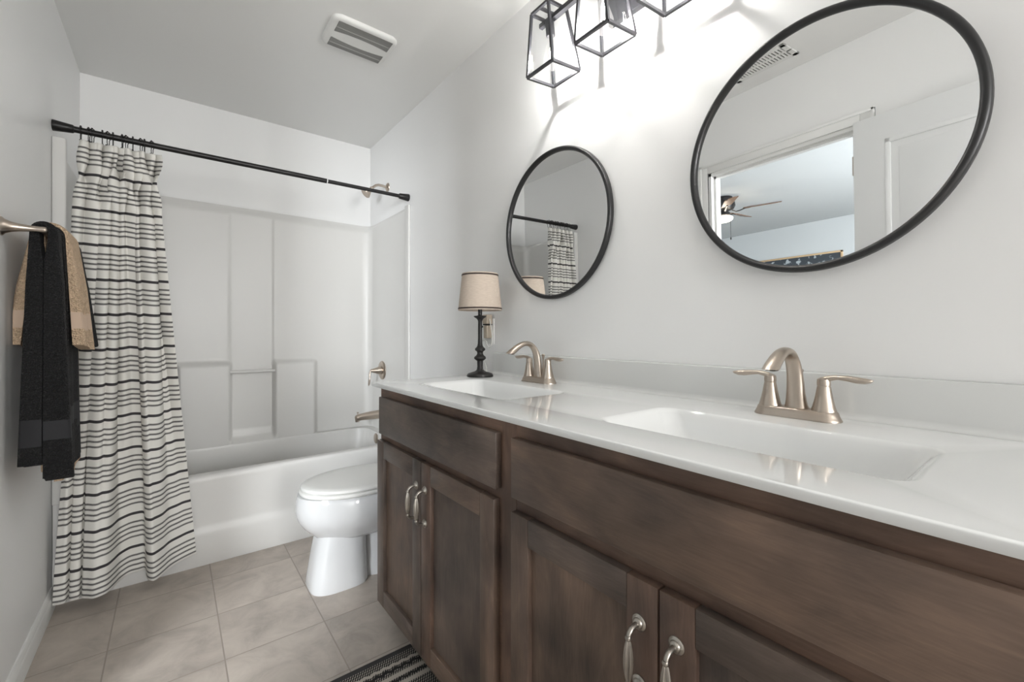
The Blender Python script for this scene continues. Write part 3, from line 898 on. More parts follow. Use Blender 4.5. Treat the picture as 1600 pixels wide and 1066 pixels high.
def towel(name, label, y0, y1, mats, off, th, zback, zfront, fb, ff, band=None, wav=0.003, seed=0, ny=40, yflare=0.0, close=0.0, ow=0.0):
    """drape over the bar: a closed section swept along y. off = gap from the bar axis to the inner face;
    fb, ff = (inner, outer) flare of the back and front leg per metre of drop"""
    rnd = random.Random(seed)
    p2 = rnd.uniform(0, 6)

    def section(t):
        y = lerp(y0, y1, t)
        nleg = 26
        inner, outerp = [], []
        zb = zback + 0.008 * math.sin(3 * t + p2)
        zf = zfront + 0.010 * math.sin(4 * t + p2)
        endr = smooth(0, 0.06, t) * (1 - smooth(0.94, 1, t))
        thk = th * (0.7 + 0.3 * endr)
        wv0 = wav * math.sin(2 * PI * (y - 1.85) / 0.19)

        def leg(s, zend, fl, sg):
            z = lerp(BZ, zend, s)
            d = BZ - z
            wv = wv0 * min(1, d / 0.4)
            xi = off * (1 - close * smooth(0.02, 0.10, d)) + fl[0] * d + sg * wv
            xo = off + thk + fl[1] * d + sg * wv + ow * (0.5 + 0.5 * math.sin(2 * PI * y / 0.075 + p2 + 2 * d)) * min(1, d / 0.15)
            return z, BXX + sg * xi, BXX + sg * xo
        for k in range(nleg):
            z, xi, xo = leg(1 - k / nleg, zb, fb, -1)
            inner.append((xi, y, z)); outerp.append((max(xo, XL + 0.0035), y, z))
        for k in range(13):
            a = PI - PI * k / 12
            inner.append((BXX + off * math.cos(a), y, BZ + off * math.sin(a)))
            outerp.append((BXX + (off + thk) * math.cos(a), y, BZ + (off + thk) * math.sin(a)))
        for k in range(1, nleg + 1):
            z, xi, xo = leg(k / nleg, zf, ff, 1)
            inner.append((xi, y, z)); outerp.append((xo, y, z))
        ring = inner + outerp[::-1]
        if yflare:
            yc = (y0 + y1) / 2
            ring = [(x, yy + (yy - yc) * yflare * max(0, (BZ - z)), z) for x, yy, z in ring]
        return ring

    root = thing(name, label, 'towel', ((BXX), (y0 + y1) / 2, BZ))
    m = MB()
    rings = [section(k / ny) for k in range(ny + 1)]
    rv = m.loft(rings, cap0=False, cap1=False)
    nh = len(rings[0]) // 2
    for ring, fl in ((rv[0], False), (rv[-1], True)):          # selvedge ends, one quad per step so the woven band shows on them
        for k in range(nh - 1):
            q = [ring[k], ring[k + 1], ring[2 * nh - 2 - k], ring[2 * nh - 1 - k]]
            m.bm.faces.new(q[::-1] if fl else q)
    if band:
        # dobby bands: faces of the outer skin whose height lies in the band
        for f in m.bm.faces:
            c = f.calc_center_median()
            for (zl, zh) in band:
                if zl < c.z < zh:
                    f.material_index = 1
    m.build('terry_cloth', mats, root, smooth=60)
    return root


towel('hand_towel', 'black towel folded in a narrow strip at the near end of the bar', 1.852, 1.912, [M_TBLACK, M_BBLACK], 0.0085, 0.0205, 0.695, 0.650, (0.004, 0.026), (-0.004, 0.036), [(0.765, 0.835)], wav=0.0, seed=3, ny=16, yflare=0.15, close=0.85, ow=0.006)
towel('bath_towel', 'long beige bath towel hanging lowest behind the black towels', 1.925, 2.262, [M_TBEIGE, M_BBEIGE], 0.0085, 0.011, 0.66, 0.625, (0.0, 0.002), (0.0, 0.013), [(0.72, 0.78)], seed=11)
towel('bath_towel', 'long black bath towel with smooth woven band below the short beige towel', 1.925, 2.115, [M_TBLACK, M_BBLACK], 0.0205, 0.012, 0.70, 0.665, (0.003, 0.006), (0.014, 0.018), [(0.79, 0.86)], seed=5, ow=0.005)
towel('hand_towel', 'short beige hand towel flaring out over the black bath towel', 1.935, 2.120, [M_TBEIGE, M_BBEIGE], 0.0335, 0.010, 1.045, 1.040, (0.085, 0.13), (0.045, 0.085), [(1.10, 1.15)], seed=8, ow=0.008)
towel('hand_towel', 'short black hand towel at the far end of the bar beside the curtain', 2.140, 2.262, [M_TBLACK, M_BBLACK], 0.0205, 0.012, 1.06, 1.045, (0.003, 0.02), (0.070, 0.120), None, seed=9, ow=0.006)

# ------------------------------------------------------------------ toilet
TC = 1.985
toi = thing('toilet', 'white elongated toilet between the tub and the vanity', 'toilet', (0.80, TC, 0))
def egg(xf, xb, hw, z, n=48, p=2.2, yb=0.8):
    out = []
    xc = lerp(xf, xb, 0.52)
    for k in range(n):
        a = 2 * PI * k / n
        c, s_ = math.cos(a), math.sin(a)
        ex = abs(c) ** (2 / p) * (1 if c > 0 else -1)
        ey = abs(s_) ** (2 / p) * (1 if s_ > 0 else -1)
        x = xc + (ex * (xb - xc) if ex > 0 else ex * (xc - xf))
        wv = hw * (1.0 if ex > 0 else (1 - 0.10 * ex * ex))
        out.append((x, TC + ey * wv, z))
    return out
m = MB()
m.loft([egg(0.4125, 1.02, 0.168, 0.400, p=2.2), egg(0.4085, 1.02, 0.174, 0.385, p=2.2), egg(0.405, 1.01, 0.178, 0.345, p=2.2), egg(0.406, 0.98, 0.176, 0.322, p=2.2), egg(0.414, 0.95, 0.168, 0.296), egg(0.432, 0.92, 0.152, 0.266), egg(0.456, 0.90, 0.132, 0.240), egg(0.478, 0.88, 0.112, 0.219), egg(0.489, 0.87, 0.100, 0.205)][::-1])
m.build('bowl', M_PORC, toi, smooth=70)
m = MB()
def ped(xf, xb, hw, z, p=3.2): return egg(xf, xb, hw, z, p=p)
m.loft([ped(0.452, 0.690, 0.106, 0.0, 3.6), ped(0.449, 0.692, 0.108, 0.012, 3.6), ped(0.455, 0.690, 0.104, 0.05, 3.4), ped(0.470, 0.688, 0.097, 0.15), ped(0.486, 0.688, 0.094, 0.225), ped(0.490, 0.688, 0.093, 0.245)])
m.build('pedestal', M_PORC, toi, smooth=60)
m = MB()
m.loft([ped(0.66, 1.06, 0.080, 0.0, 3.0), ped(0.66, 1.06, 0.080, 0.05, 3.0), ped(0.66, 1.05, 0.062, 0.10, 3.0), ped(0.66, 1.03, 0.062, 0.22, 3.0), ped(0.66, 1.04, 0.09, 0.32, 3.0), ped(0.80, 1.09, 0.12, 0.405, 3.0)])
m.build('trapway', M_PORC, toi, smooth=60)
m = MB()
m.loft([egg(0.424, 0.90, 0.168, 0.4015), egg(0.420, 0.90, 0.172, 0.406), egg(0.420, 0.90, 0.172, 0.415), egg(0.424, 0.90, 0.169, 0.4185)])
m.build('seat', M_WHITEP, toi, smooth=50)
m = MB()
m.loft([egg(0.430, 0.90, 0.166, 0.4215), egg(0.426, 0.90, 0.170, 0.425), egg(0.426, 0.90, 0.170, 0.432), egg(0.432, 0.895, 0.165, 0.4375), egg(0.460, 0.87, 0.140, 0.4405), egg(0.55, 0.80, 0.07, 0.442)])
m.build('lid', M_WHITEP, toi, smooth=50)
m = MB()
m.loft([[(x, y, z) for x, y in rrect(cx, TC, hx, hy, 0.03)] for (cx, hx, hy, z) in ((1.03, 0.085, 0.18, 0.406), (1.03, 0.088, 0.185, 0.43), (1.03, 0.096, 0.20, 0.60), (1.03, 0.098, 0.205, 0.735))])
m.build('tank', M_PORC, toi, smooth=50)
m = MB()
m.loft([[(x, y, z) for x, y in rrect(1.028, TC, hx, hy, 0.03)] for (hx, hy, z) in ((0.100, 0.207, 0.736), (0.107, 0.215, 0.742), (0.107, 0.215, 0.762), (0.100, 0.208, 0.772))])
m.build('tank_lid', M_PORC, toi, smooth=50)
MB().lathe([(0, 0), (0.014, 0), (0.014, 0.008), (0.006, 0.012), (0.006, 0.018), (0, 0.018)], (0.933, TC + 0.15, 0.67), (-1, 0, 0), 18).tube([(0.919, TC + 0.15, 0.67), (0.917, TC + 0.12, 0.666), (0.915, TC + 0.085, 0.66)], [0.006, 0.007, 0.008], 12).build('flush_lever', M_NICK, toi)

# ------------------------------------------------------------------ vanity
CY0, CY1 = -0.012, 1.562          # case
XF, XD = 0.607, 0.588             # face frame plane, door front plane
van = thing('vanity_cabinet', 'dark brown stained double vanity cabinet with four doors along the right wall', 'cabinet', (0.88, 0.775, 0))
m = MB()
m.box(XF, XF + 0.02, CY0, CY1, 0.105, 0.8915, 0.001, 1, mi=1)                      # face board
m.box(XF + 0.02, XR - 0.002, CY1 - 0.018, CY1, 0.105, 0.8915, 0.001, 1, mi=0)
m.box(XF + 0.02, XR - 0.002, CY0, CY0 + 0.018, 0.105, 0.8915, 0.001, 1, mi=0)
m.box(XF + 0.02, XR - 0.002, CY0 + 0.018, CY1 - 0.018, 0.105, 0.123, mi=0)
m.box(0.68, 0.70, CY0, CY1, 0.0, 0.105, mi=1)
m.box(0.70, XR - 0.002, CY1 - 0.018, CY1, 0.0, 0.105, mi=0)
m.box(0.70, XR - 0.002, CY0, CY0 + 0.018, 0.0, 0.105, mi=0)
m.build('case', [WV[1], WH[2]], van, smooth=30)
# face-frame stile between the two halves stands a hair proud
MB().box(XF - 0.0012, XF + 0.004, 0.759, 0.813, 0.107, 0.8905, 0.0006, 1).build('centre_stile', WV[2], van, smooth=0)
for k, (y0, y1) in enumerate(((0.815, 1.536), (0.012, 0.757))):
    MB().box(XD, XF - 0.0004, y0, y1, 0.7245, 0.857, 0.003, 2).build('drawer_front', WH[1 - k], van, smooth=30)


def fluted_handle(parent, y, ztop, zbot):
    m = MB()
    x0 = XD
    xo = x0 - 0.028
    for z in (ztop, zbot):
        m.lathe([(0, 0), (0.0125, 0), (0.0128, 0.0018), (0.0110, 0.0038), (0.0088, 0.0046), (0.0082, 0.007), (0.0055, 0.009), (0, 0.009)], (x0, y, z), (-1, 0, 0), 24)
    # the two bent necks
    for z, s in ((ztop, -1), (zbot, 1)):
        m.tube([(x0 - 0.006, y, z), (x0 - 0.014, y, z + s * 0.0003), (x0 - 0.0215, y, z + s * 0.0025), (xo + 0.001, y, z + s * 0.0075), (xo - 0.001, y, z + s * 0.016)], [0.0044, 0.0042, 0.0042, 0.0040, 0.0036], 12)
        m.lathe([(0, -0.004), (0.0040, -0.0034), (0.0055, 0.0), (0.0040, 0.0034), (0, 0.004)], (xo - 0.001, y, z + s * 0.0130), seg=16)
    # fluted belly
    za, zb = ztop - 0.0165, zbot + 0.0165
    rings = []
    nseg = 40
    for k in range(19):
        t = k / 18
        r = 0.0030 + 0.0045 * math.sin(PI * t) ** 0.8
        rings.append([(xo - 0.001 + r * (1 + 0.10 * math.cos(10 * a)) * math.cos(a), y + r * (1 + 0.10 * math.cos(10 * a)) * math.sin(a), lerp(za, zb, t)) for a in [2 * PI * q / nseg for q in range(nseg)]])
    m.loft(rings)
    h = m.build('handle', M_NICKD, parent, smooth=50)
    h['label'] = 'fluted antique nickel pull'
    return h


# y range, handle position, then tone of (left stile, right stile, rails, panel): 0 brown, 1 grey, 2 red
doors = [(1.1985, 1.550, 1.2255, 0.6225, (1, 1, 1, 0)), (0.822, 1.1955, 1.1680, 0.6225, (2, 0, 0, 1)), (0.3885, 0.757, 0.4210, 0.6260, (0, 2, 1, 0)), (0.012, 0.3855, 0.3560, 0.6260, (2, 1, 1, 1))]
SW = 0.058
for k, (y0, y1, hy, hz, wv) in enumerate(doors):
    z0, z1 = 0.113, 0.700
    if k >= 2: z1 = 0.694
    m = MB()
    m.box(XD, XF - 0.0004, y0, y0 + SW, z0, z1, 0.002, 2, mi=2)
    m.box(XD, XF - 0.0004, y1 - SW, y1, z0, z1, 0.002, 2, mi=0)
    m.box(XD + 0.0001, XF - 0.0004, y0 + SW, y1 - SW, z1 - SW, z1, 0.0018, 2, mi=1)
    m.box(XD + 0.0001, XF - 0.0004, y0 + SW, y1 - SW, z0, z0 + SW, 0.0018, 2, mi=1)
    d = m.build('door', [WV[wv[0]], WH[wv[2]], WV[wv[1]]], van, smooth=30)
    MB().box(XD + 0.0120, XF - 0.002, y0 + SW - 0.002, y1 - SW + 0.002, z0 + SW - 0.002, z1 - SW + 0.002).build('panel', WV[wv[3]], d, smooth=0)
    fluted_handle(d, hy, hz, hz - 0.097)

# countertop with two moulded basins
top = thing('countertop', 'white cultured marble double sink vanity top with backsplash', 'countertop', (0.86, 0.775, 0.892))
ZC = 0.9075
TX0, TX1, TY0_, TY1_ = 0.5755, XR - 0.0015, -0.024, 1.577
SINKS = [(0.822, 1.180), (0.822, 0.362)]
SHX, SHY = 0.128, 0.252
m = MB()
holes = [rrect(cx, cy, SHX, SHY, 0.035, 8) for cx, cy in SINKS]
def rct(i): return [(TX0 + i, TY0_ + i), (TX1, TY0_ + i), (TX1, TY1_ - i), (TX0 + i, TY1_ - i)]
skirt = [(0.0045, ZC), (0.0018, ZC - 0.0009), (0.0004, ZC - 0.003), (0.0, ZC - 0.006), (0.0006, 0.8955), (0.002, 0.8925)]
m.plate(rct(0.0045), holes, ZC)
m.loft([[(x, y, z) for x, y in rct(i)] for i, z in skirt], cap0=False, cap1=False)
m.plate(rct(0.002), holes, 0.8925, flip=True)
for cx, cy in SINKS:
    lp = []
    for (i, z, r, dx) in ((0, ZC, 0.035, 0), (0.003, ZC - 0.0008, 0.035, 0), (0.0065, ZC - 0.004, 0.036, 0), (0.010, ZC - 0.010, 0.037, 0), (0.020, ZC - 0.035, 0.04, 0), (0.036, ZC - 0.075, 0.045, 0), (0.050, ZC - 0.093, 0.05, 0), (0.075, ZC - 0.100, 0.04, 0), (0.100, ZC - 0.102, 0.02, 0)):
        lp.append([(x, y, z) for x, y in rrect(cx + dx, cy, SHX - i, SHY - i * 1.75, min(r, SHX - i - 0.002), 8)])
    m.loft(lp, cap0=False, cap1=True)
m.build('top_with_basins', M_TOP, top, smooth=40, recalc=False)
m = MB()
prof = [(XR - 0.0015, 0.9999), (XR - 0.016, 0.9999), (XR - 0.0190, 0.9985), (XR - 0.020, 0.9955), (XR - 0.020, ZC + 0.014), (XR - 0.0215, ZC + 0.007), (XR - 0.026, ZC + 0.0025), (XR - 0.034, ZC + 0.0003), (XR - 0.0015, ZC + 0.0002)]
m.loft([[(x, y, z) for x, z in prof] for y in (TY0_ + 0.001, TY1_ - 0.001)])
m.build('backsplash', M_TOP_SHADED, top, smooth=40)
for cx, cy in SINKS:
    MB().lathe([(0, 0), (0.021, 0), (0.022, 0.0015), (0.018, 0.003), (0.014, 0.0015), (0, 0.002)], (cx, cy, ZC - 0.1019), seg=28).build('drain', M_NICK, top)


# faucets
def faucet(cx, cy, label):
    root = thing('faucet', label, 'faucet', (cx, cy, ZC), 'brushed nickel two handle faucets')
    z = ZC + 0.0003
    m = MB()
    def stad(hx, hy, zz):
        r = hx
        out = []
        for sgn, a0 in ((1, 0), (-1, 180)):
            for k in range(13):
                a = math.radians(a0 + 180 * k / 12)
                out.append((cx + r * math.cos(a), cy + sgn * (hy - r) + r * math.sin(a), zz))
        return out
    m.loft([stad(0.029, 0.082, z), stad(0.0292, 0.0822, z + 0.002), stad(0.0275, 0.0805, z + 0.005), stad(0.0245, 0.0775, z + 0.012), stad(0.0225, 0.0755, z + 0.018), stad(0.020, 0.073, z + 0.020)])
    m.build('base_plate', M_NICK, root, smooth=50)
    for s in (1, -1):
        hy = cy + s * 0.051
        m = MB()
        m.lathe([(0.0, 0.018), (0.0222, 0.018), (0.0222, 0.0205), (0.0205, 0.026), (0.0175, 0.038), (0.0150, 0.050), (0.0128, 0.064), (0.0118, 0.070), (0.0112, 0.0705), (0.0112, 0.0718), (0.0120, 0.0722), (0.0120, 0.080), (0.0112, 0.085), (0.006, 0.0885), (0, 0.089)], (cx, hy, z), seg=32)
        h = m.build('handle', M_NICK, root, smooth=40)
        m = MB()
        lx = -0.10
        pth = [(0.0, -0.004, 0.082), (0.002 * lx, 0.010, 0.088), (0.006 * lx, 0.024, 0.0905), (0.012 * lx, 0.040, 0.0895), (0.02 * lx, 0.055, 0.0875), (0.025 * lx, 0.068, 0.0868), (0.028 * lx, 0.077, 0.0875), (0.03 * lx, 0.081, 0.0882)]
        m.tube([(cx + a, hy + s * b, z + c) for a, b, c in pth], [(0.0070, 0.0090), (0.0058, 0.0080), (0.0048, 0.0075), (0.0058, 0.0088), (0.0066, 0.0095), (0.0058, 0.0085), (0.0035, 0.006), (0.0010, 0.002)], 18, up=(0, 0, 1))
        m.build('lever', M_NICK, h, smooth=60)
    m = MB()
    pth = [(0.004, 0, 0.018), (0.002, 0, 0.030), (-0.001, 0, 0.052), (-0.004, 0, 0.078), (-0.009, 0, 0.100), (-0.020, 0, 0.1215), (-0.036, 0, 0.1365), (-0.055, 0, 0.1420), (-0.074, 0, 0.1400), (-0.091, 0, 0.1335), (-0.107, 0, 0.1245), (-0.1205, 0, 0.1155), (-0.1260, 0, 0.1115)]
    rad = [(0.0190, 0.0240), (0.0155, 0.0205), (0.0132, 0.0178), (0.0120, 0.0162), (0.0110, 0.0150), (0.0098, 0.0140), (0.0090, 0.0134), (0.0088, 0.0134), (0.0090, 0.0136), (0.0094, 0.0140), (0.0100, 0.0146), (0.0104, 0.0152), (0.0105, 0.0154)]
    n = 48
    P = [tuple(catmull(pth, k / n)) for k in range(n + 1)]
    Rr = [tuple(catmull(rad, k / n)) for k in range(n + 1)]
    m.tube([(cx + a, cy + b, z + c) for a, b, c in P], Rr, 28, up=(0.7, 0, 0.7))
    tv = (Vector(P[-1]) - Vector(P[-2])).normalized()
    m.bm.verts.ensure_lookup_table()
    zend = z + P[-1][2] - 0.003
    for v in list(m.bm.verts)[-28:]:                   # mouth is cut level
        v.co += tv * ((zend - v.co.z) / tv.z)
    sp_ = m.build('spout', M_NICK, root, smooth=50)
    MB().lathe([(0, 0), (0.0085, 0), (0.0085, 0.0022), (0, 0.0024)], (cx - 0.1310, cy, z + 0.1088), (0, 0, -1), 20).build('aerator', M_DARK, sp_)
    MB().tube([(cx + 0.024, cy, z + 0.014), (cx + 0.024, cy, z + 0.085)], 0.0024, 10).lathe([(0, 0), (0.003, 0), (0.0045, 0.008), (0.0068, 0.016), (0.005, 0.0185), (0, 0.019)], (cx + 0.024, cy, z + 0.083), seg=16).build('lift_rod', M_NICK, root)
    return root


faucet(1.058, 1.196, 'brushed nickel faucet at the far sink beside the small lamp')
faucet(1.058, 0.360, 'brushed nickel faucet at the near sink below the large mirror')

# ------------------------------------------------------------------ table lamp
LX, LY = 1.0047, 1.5000
lamp = thing('table_lamp', 'small lamp with turned black stem and oatmeal linen shade', 'lamp', (LX, LY, ZC))
zb = ZC + 0.0004
def zc(y): return (980 - y) * 0.000325
prof = [(0, 0), (0.0540, 0), (0.0548, 0.003), (0.0545, 0.006), (0.050, 0.012), (0.0365, 0.0165), (0.024, 0.020), (0.0165, 0.0245), (0.0130, 0.030), (0.0116, 0.042), (0.0122, 0.058), (0.0125, 0.064), (0.0185, 0.068), (0.0243, 0.073), (0.0250, 0.077), (0.0225, 0.082), (0.016, 0.087), (0.0118, 0.094), (0.0128, 0.101), (0.0150, 0.104), (0.0208, 0.108), (0.0216, 0.113), (0.0195, 0.117), (0.0150, 0.1205), (0.0115, 0.126), (0.0095, 0.136), (0.0087, 0.156), (0.0085, 0.226), (0.0100, 0.233), (0.0145, 0.239), (0.0235, 0.2445), (0.0262, 0.248), (0.0262, 0.250), (0.012, 0.2515), (0.0086, 0.254), (0.0086, 0.300), (0, 0.300)]
MB().lathe(prof, (LX, LY, zb), seg=48).build('stem', M_LAMP, lamp, smooth=40)
zs0, zs1, rs0, rs1 = 1.1810, 1.3330, 0.0905, 0.0742
def rsh(z): return lerp(rs0, rs1, (z - zs0) / (zs1 - zs0))
m = MB()
m.lathe([(rsh(zs0), zs0), (rsh(zs1), zs1), (rsh(zs1) - 0.0015, zs1), (rsh(zs0) - 0.0015, zs0), (rsh(zs0), zs0)], (LX, LY, 0), seg=56)
m.bm.faces.ensure_lookup_table()
for f in [f for f in m.bm.faces if len(f.verts) > 8]:
    m.bm.faces.remove(f)
m.build('shade', M_LINEN, lamp, smooth=40)
for z0, z1 in ((zs0 + 0.0045, zs0 + 0.0105), (zs1 - 0.0105, zs1 - 0.0045)):
    t = MB().lathe([(rsh(z0) + 0.0001, z0), (rsh(z0) + 0.0012, z0), (rsh(z1) + 0.0012, z1), (rsh(z1) + 0.0001, z1), (rsh(z0) + 0.0001, z0)], (LX, LY, 0), seg=56)
    for f in [f for f in t.bm.faces if len(f.verts) > 8]:
        t.bm.faces.remove(f)
    t.build('ribbon_trim', M_RIBBON, lamp, smooth=40)['label'] = 'thin dark brown ribbon around the shade'
m = MB()
for k in range(3):
    a = 2 * PI * k / 3 + 0.4
    m.tube([(LX, LY, 1.318), (LX + 0.0745 * math.cos(a), LY + 0.0745 * math.sin(a), 1.326)], 0.0012, 6)
m.lathe([(0, 0), (0.012, 0), (0.012, 0.004), (0, 0.004)], (LX, LY, 1.316), seg=16)
m.lathe([(0, 0), (0.014, 0), (0.014, 0.04), (0.011, 0.046), (0, 0.046)], (LX, LY, zb + 0.298), seg=20)
m.tube([(LX, LY, zb + 0.34), (LX, LY, 1.318)], 0.004, 8)
m.build('shade_fitter', M_LAMP, lamp, smooth=40)

# outlet on the wall behind the lamp, with plug and cord
OY, OZ = 1.626, 1.095
out = thing('wall_outlet', 'white wall outlet half hidden behind the table lamp', 'outlet', (XR, OY, OZ))
MB().box(XR - 0.006, XR - 0.0004, OY - 0.036, OY + 0.036, OZ - 0.058, OZ + 0.058, 0.003, 2).build('cover_plate', M_WHITEP, out)
m = MB()
for dz in (-0.02, 0.02):
    m.box(XR - 0.008, XR - 0.0058, OY - 0.016, OY + 0.016, OZ + dz - 0.014, OZ + dz + 0.014, 0.004, 2)
m.build('receptacle', M_WHITEP, out)
plug = thing('plug_in_adapter', 'beige plug-in adapter hanging on the outlet right of the lamp stem', 'adapter', (XR - 0.02, 1.615, 1.09))
m = MB()
m.box(XR - 0.040, XR - 0.0085, 1.597, 1.633, 1.128, 1.170, 0.004)
m.build('upper_block', M_BEIGEP, plug)
m = MB()
m.box(XR - 0.036, XR - 0.0085, 1.600, 1.630, 1.064, 1.122, 0.004)
m.build('lower_block', M_BEIGEP, plug)
MB().box(XR - 0.038, XR - 0.0085, 1.598, 1.632, 1.1225, 1.1275, 0.001, 1).lathe([(0, -0.006), (0.005, -0.003), (0.0055, 0.0), (0.005, 0.003), (0, 0.006)], (XR - 0.042, 1.632, 1.116), seg=12).build('dark_joint', M_DARK, plug)
m = MB()
cp = [(XR - 0.030, 1.588, 1.150), (XR - 0.030, 1.580, 1.12), (XR - 0.024, 1.578, 1.075), (XR - 0.024, 1.582, 1.035), (XR - 0.026, 1.596, 1.022), (XR - 0.028, 1.612, 1.035), (XR - 0.028, 1.618, 1.050), (XR - 0.034, 1.640, 1.052), (XR - 0.044, 1.655, 1.030), (XR - 0.048, 1.650, 1.006), (XR - 0.052, 1.625, 0.985), (XR - 0.056, 1.590, 0.955), (XR - 0.062, 1.565, 0.925), (XR - 0.080, 1.548, 0.9115), (XR - 0.093, 1.542, 0.9110)]
P = [catmull(cp, k / 90) for k in range(91)]
m.tube(P, 0.0022, 8)
cord = m.build('lamp_cord', M_CORD, origin=(XR - 0.05, 1.59, 0.911), smooth=60)
tag(cord, 'clear white lamp cord looping down the wall behind the lamp', 'cord')

# ------------------------------------------------------------------ mirrors
def mirror(cy, cz, label, R=0.2809, tilt=0.013, yaw=0.0):
    x0 = XR - 0.012 - R * (tilt + yaw)
    root = thing('round_mirror', label, 'mirror', (x0, cy, cz), 'round black framed mirrors')
    m = MB()
    rings = []
    n = 128
    # frame section (radius offset from outer, depth toward the room)
    sec = [(0.0, 0.006), (0.0, -0.006), (-0.0020, -0.0105), (-0.0065, -0.0130), (-0.0110, -0.0120), (-0.0145, -0.0085), (-0.0160, -0.0040), (-0.0160, 0.0000), (-0.0160, 0.0060)]
    for k in range(n):
        a = 2 * PI * k / n
        rings.append([(x0 + d, cy + (R + o) * math.cos(a), cz + (R + o) * math.sin(a)) for o, d in sec])
    m.loft(rings, loop=True)
    m.build('frame', M_MFRAME, root, smooth=50)
    m = MB()
    m.lathe([(0, 0), (R - 0.0155, 0), (R - 0.0155, 0.003), (0, 0.003)], (x0 - 0.001, cy, cz), (1, 0, 0), 128)
    m.build('glass', M_MIRROR, root, smooth=30)
    root.rotation_euler = (0, -tilt, -yaw)
    return root


mirror(1.1935, 1.4964, 'round black framed wall mirror above the far sink reflecting the curtain')
mirror(0.3571, 1.5058, 'round black framed wall mirror above the near sink reflecting the open doorway', tilt=0.0215, yaw=0.05)

# ------------------------------------------------------------------ vanity light: bar with three tapered lanterns
VLX = 1.030
vl = thing('vanity_light', 'black three lantern vanity light above the mirrors with clear glass panes', 'light fixture', (XR, 0.861, 2.17))
LZ = 1.977
LS, LT_, LHH = 0.126, 0.084, 0.205
TILT = 0.10
ct, st = math.cos(TILT), math.sin(TILT)
def tl(cy, dx, dy, dz):
    """local lantern coordinates (origin: centre of the bottom square) to world, the fixture leans a little"""
    return Vector((VLX + dx * ct - dz * st, cy + dy, LZ + dx * st + dz * ct))
BAR_Z = 0.178
cyl = [1.087, 0.861, 0.636]
b0, b1 = tl(cyl[0] + 0.045, 0, 0, BAR_Z), tl(cyl[2] - 0.045, 0, 0, BAR_Z)
m = MB()
q = 0.0075
def sqbar(m, p, r, h, up=Vector((0, 0, 1))):
    p, r = Vector(p), Vector(r)
    t = (r - p).normalized()
    a = (up - t * up.dot(t)); a = a.normalized() if a.length > 1e-4 else Vector((1, 0, 0))
    b = t.cross(a)
    m.loft([[c + a * (sa * h) + b * (sb * h) for sa, sb in ((1, 1), (1, -1), (-1, -1), (-1, 1))] for c in (p, r)])
sqbar(m, b0, b1, q)
m.build('crossbar', M_BLACKG, vl, smooth=20)
m = MB()
m.box(XR - 0.022, XR - 0.0005, 0.795, 0.927, 2.09, 2.22, 0.003)
m.tube([(XR - 0.02, 0.861, 2.155), tl(0.861, 0.006, 0, BAR_Z)], 0.010, 14)
m.build('backplate', M_BLACKG, vl, smooth=30)
for cy in cyl:
    fr = MB()
    hq = 0.0042
    cb = [tl(cy, sx * LS / 2, sy * LS / 2, 0) for sx, sy in ((1, 1), (1, -1), (-1, -1), (-1, 1))]
    ctp = [tl(cy, sx * LT_ / 2, sy * LT_ / 2, LHH) for sx, sy in ((1, 1), (1, -1), (-1, -1), (-1, 1))]
    for i in range(4):
        j = (i + 1) % 4
        sqbar(fr, cb[i], cb[j], hq); sqbar(fr, ctp[i], ctp[j], hq)
        sqbar(fr, cb[i], ctp[i], hq, up=Vector((0, 1, 0)))
    # cross straps that carry the cage on the bar
    sqbar(fr, tl(cy, -LT_ / 2, 0, LHH), tl(cy, LT_ / 2, 0, LHH), hq)
    fr.tube([tl(cy, 0, 0, BAR_Z), tl(cy, 0, 0, LHH)], 0.005, 10)
    lan = fr.build('lantern', M_BLACKG, vl, smooth=20)
    for i in range(4):
        gl = MB()
        j = (i + 1) % 4
        a, b, c, d = cb[i], cb[j], ctp[j], ctp[i]
        vs = [gl.bm.verts.new(lerp(p, (cb[0] + cb[2]) / 2 if p in (a, b) else (ctp[0] + ctp[2]) / 2, 0.02)) for p in (a, b, c, d)]
        gl.bm.faces.new(vs)
        gl.build('glass_pane', M_GLASS, lan, smooth=0, recalc=False)
    MB().lathe([(0, 0), (0.0145, 0), (0.0150, -0.002), (0.0150, -0.046), (0.0135, -0.048), (0.012, -0.040), (0, -0.040)], tl(cy, 0, 0, BAR_Z - 0.006), tl(cy, 0, 0, 1) - tl(cy, 0, 0, 0), 24).build('socket', M_BLACKG, lan, smooth=40)
    ax = tl(cy, 0, 0, 1) - tl(cy, 0, 0, 0)
    ob = tl(cy, 0, 0, BAR_Z - 0.048)
    MB().lathe([(0.010, 0.0), (0.011, -0.012), (0.014, -0.026), (0.022, -0.052), (0.029, -0.076), (0.030, -0.088), (0.026, -0.102), (0.016, -0.112), (0, -0.115)], ob, ax, 28).build('bulb', M_BULB, lan, smooth=70)
    fi = MB()
    for k in range(4):
        a = PI * k / 2 + 0.3
        fi.tube([ob + ax * -0.028 + Vector((0.003 * math.cos(a), 0.003 * math.sin(a), 0)), ob + ax * -0.075 + Vector((0.009 * math.cos(a), 0.009 * math.sin(a), 0))], 0.0011, 6)
    fi.build('filament', M_FIL, lan, smooth=60)
    pl = bpy.data.lights.new('lantern bulb', 'POINT'); pl.energy = P_BULB; pl.color = (1.0, 0.975, 0.94); pl.shadow_soft_size = 0.006
    po = bpy.data.objects.new('lantern_bulb_light', pl); po.location = ob + ax * -0.055; C.objects.link(po)

